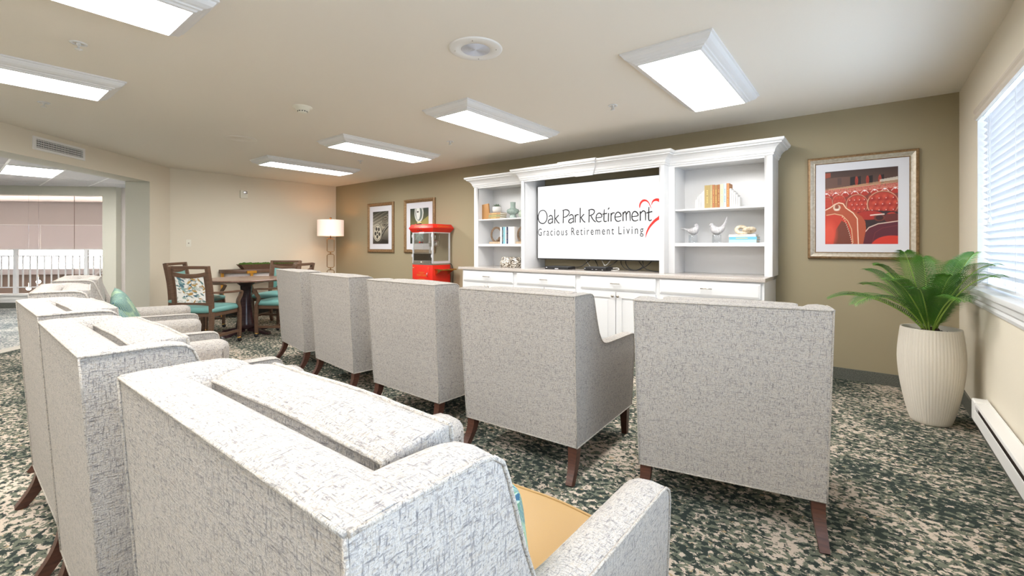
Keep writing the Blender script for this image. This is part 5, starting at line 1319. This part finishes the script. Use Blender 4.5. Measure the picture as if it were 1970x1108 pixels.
# ================================================================ HEATER, OUTLETS, SWITCH, STROBE, VENT
t = thing('baseboard_heater', 'white electric baseboard heater on the right wall beyond the palm pot', 'heater', (XR - .013, 3.1, .145))
hw = .81
MB().box(-.004, 0, -hw, hw, 0, .128).build('back_plate', M['heater'], t)
MB().prism([(-.004, .124), (-.062, .124), (-.064, .118), (-.064, .106), (-.061, .104), (-.059, .106), (-.059, .117), (-.004, .118)], -hw + .10, hw - .10, 'y').build('top_cover', M['heater'], t)
MB().prism([(-.064, .082), (-.066, .078), (-.064, .004), (-.052, -.002), (-.004, -.002), (-.004, .002), (-.052, .003), (-.060, .008), (-.061, .078)], -hw + .10, hw - .10, 'y').build('front_panel', M['heater'], t)
for a, b in ((-hw, -hw + .10), (hw - .10, hw)): MB().prism([(-.004, -.002), (-.056, -.002), (-.067, .006), (-.067, .120), (-.062, .127), (-.004, .127)], a, b, 'y').build('end_cap', M['heater'], t, .002)
mb = MB()
for k in range(90): y = -hw + .12 + k * (2 * hw - .24) / 89; mb.box(-.054, -.008, y - .001, y + .001, .03, .100)
mb.build('fins', M['dark_gap'], t)
def plate(lab, x, z, onleft=False, y=None):
    if onleft: T = (XL, y, z); r = PI / 2
    else: T = (x, YT, z); r = 0
    t = thing('wall_outlet', lab, 'outlet', T, r); MB().box(-.036, .036, -.006, -.0005, -.058, .058).build('plate', M['offwhite'], t, .002)
    return t
t = plate('white wall outlet low on the khaki wall beside the white cabinet', -4.72, .62)
MB().box(-.017, .017, -.008, -.006, .008, .04).box(-.017, .017, -.008, -.006, -.04, -.008).build('socket', M['whitemat'], t)
MB().box(-.016, .016, -.04, -.008, -.036, -.010).build('plug', M['black'], t, .003)
t = plate('white light switch plate on the cream wall at left', 0, 1.253, True, 2.469); t.name = 'light_switch'; t['category'] = 'switch'
MB().lathe([(.010, 0), (.009, .006), (0, .007)], 14, Matrix.Translation((0, -.006, 0)) @ Matrix.Rotation(PI / 2, 4, 'X')).build('toggle', M['nickel'], t)
t = thing('fire_strobe', 'white fire alarm strobe high on the cream wall', 'alarm', (XL, 3.29, 2.118), PI / 2)
MB().box(-.06, .06, -.03, -.0005, -.07, .07).build('housing', M['offwhite'], t, .005)
MB().box(-.012, .045, -.046, -.030, .012, .058).build('strobe_lens', M['steel'], t, .004)
MB().box(-.012, .045, -.034, -.030, -.055, .002).build('speaker_grille', M['offwhite'], t, .002)
t = thing('air_vent', 'white rectangular air vent above the wide opening', 'vent', (CF @ Vector((A0, 7.673 - 1.968, 2.315)))[:], PI / 4)
w2, h2 = .337, .072
MB().box(0.0005, .010, -w2, w2, -h2, -h2 + .026).box(.0005, .010, -w2, w2, h2 - .026, h2).box(.0005, .010, -w2, -w2 + .032, -h2 + .026, h2 - .026).box(.0005, .010, w2 - .032, w2, -h2 + .026, h2 - .026).build('frame', M['whitemat'], t)
MB().box(.0003, .001, -w2 + .03, w2 - .03, -h2 + .024, h2 - .024).build('dark_duct', M['rubber'], t)
mb = MB()
for k in range(4): z = -h2 + .037 + k * .0235; mb.box(.002, .008, -w2 + .032, w2 - .032, z - .003, z + .003)
for k in range(30): y = -w2 + .045 + k * (2 * w2 - .09) / 29; mb.box(.0015, .006, y - .002, y + .002, -h2 + .026, h2 - .026)
mb.build('louvre', M['whitemat'], t)

# ================================================================ CEILING FIXTURES
def fixture(x, y0, y1, lab, first=None):
    """moulded white box lamp, x centre, y from y0 to y1"""
    if first: return dup(first, (x, (y0 + y1) / 2, ZC), 0, lab)
    t = thing('ceiling_light', lab, 'ceiling light', (x, (y0 + y1) / 2, ZC), 0, 'box lamps on the ceiling')
    hx_, hy_ = .283, .72
    prof = [(0, 0), (0, -.010), (-.010, -.013), (-.014, -.022), (-.024, -.036), (-.042, -.046), (-.056, -.050), (-.060, -.057), (-.072, -.060), (-.078, -.068), (-.090, -.072), (-.092, -.060)]
    rows = []
    for sx, sy in ((-1, -1), (1, -1), (1, 1), (-1, 1)): rows.append([(sx * (hx_ + o), sy * (hy_ + o), z) for o, z in prof])
    MB().grid(rows, smooth=False, cv=True).build('moulded_frame', M['white'], t)
    d = .088
    MB().grid([[(-hx_ + d, -hy_ + d, -.066), (hx_ - d, -hy_ + d, -.066)], [(-hx_ + d, hy_ - d, -.066), (hx_ - d, hy_ - d, -.066)]], smooth=False).build('diffuser', M['diffuser'], t, label='glowing white diffuser')
    return t
f0 = fixture(-.965, 2.70, 4.14, 'box ceiling lamp nearest the window, above the right end of the hutch')
for x, y0, y1, lab in ((-2.885, 2.70, 4.14, 'box ceiling lamp above the television, second from the window'), (-4.785, 2.72, 4.16, 'box ceiling lamp in the far row, third from the window'), (-6.65, 2.72, 4.16, 'farthest box ceiling lamp, nearest the floor lamp'),
     (-2.84, -.575, .865, 'box ceiling lamp cut off by the top edge of the picture'), (-4.655, -.58, .86, 'box ceiling lamp at the left edge, below the one cut off at the top'), (-.965, -.575, .865, 'added box ceiling lamp out of view, over the place where the camera stands'),  # lamp over the camera is an out-of-view addition for its light
     (-.965, -3.85, -2.41, 'added unseen box ceiling lamp behind the camera, near the right wall'), (-2.84 + .5, -3.0, -1.56, 'added unseen box ceiling lamp behind the camera, near the diagonal wall')):  # unseen lamps added behind the camera to light the chair backs
    fixture(x, y0, y1, lab, f0)
def disc_speaker(x, y, lab, grille=True):
    t = thing('ceiling_speaker', lab, 'speaker', (x, y, ZC))
    MB().lathe([(.168, -.0005), (.166, -.005), (.158, -.008), (.095, -.009), (.092, -.006), (0, -.006)], 56, cap=False).build('faceplate', M['whitemat'] if grille else M['ceiling'], t)
    if grille:
        mb = MB()
        for k in range(1, 13): mb.tube([(k * .0073 * math.cos(a), k * .0073 * math.sin(a), -.0075) for a in np.linspace(0, 2 * PI, 37)[:-1]], .0021, 4, closed=True)
        mb.build('grille', M['mat_board'], t)
        mb = MB()
        for a in (0, 1, 2, 3): mb.ball((.13 * math.cos(a * PI / 2 + .6), .13 * math.sin(a * PI / 2 + .6), -.009), .004, 6)
        mb.build('screws', M['nickel'], t)
disc_speaker(-1.922, 2.07, 'round white ceiling speaker with a perforated grille')
disc_speaker(-5.656, 2.125, 'flat round cover plate painted in with the ceiling, left of the smoke detector', False)
t = thing('smoke_detector', 'white smoke detector on the ceiling', 'smoke detector', (-3.936, 1.982, ZC))
MB().lathe([(.082, 0), (.082, -.006), (.062, -.012), (.055, -.032), (.05, -.034)], 32, cap=False).lathe([(.05, -.034), (.042, -.036), (.040, -.046), (.030, -.054), (0, -.056)], 32, cap=False).build('housing', M['offwhite'], t)
mb = MB()
for k in range(12): a = k * PI / 6; mb.box(.037, .0425, -.006, .006, -.045, -.038, Matrix.Rotation(a, 4, 'Z'))
mb.build('slots', M['rubber'], t)
SPR = [(-3.771, .513, 'ceiling sprinkler between the two left-hand box lamps'), (-5.559, .538, 'ceiling sprinkler nearest the air vent'), (-1.747, 3.651, 'ceiling sprinkler left of the lamp nearest the window'), (-3.853, 3.709, 'ceiling sprinkler between the second and third lamps from the window'), (-5.738, 3.736, 'ceiling sprinkler next to the farthest box lamp')]
s0 = None
for x, y, lab in SPR:
    if s0: dup(s0, (x, y, ZC), 0, lab); continue
    s0 = thing('sprinkler', lab, 'sprinkler', (x, y, ZC), 0, 'ceiling sprinklers')
    MB().lathe([(.042, 0), (.041, -.004), (.028, -.006), (.026, -.001)], 28, cap=False).build('escutcheon', M['white'], s0)
    MB().lathe([(.012, 0), (.012, -.012), (.006, -.016), (.005, -.034), (0, -.034)], 14, cap=False).lathe([(.0, -.034), (.019, -.036), (.019, -.039), (0, -.040)], 16, cap=False).tube([(-.010, 0, -.012), (-.012, 0, -.024), (-.004, 0, -.036)], .0022, 5).tube([(.010, 0, -.012), (.012, 0, -.024), (.004, 0, -.036)], .0022, 5).build('head', M['ceramic'], s0)
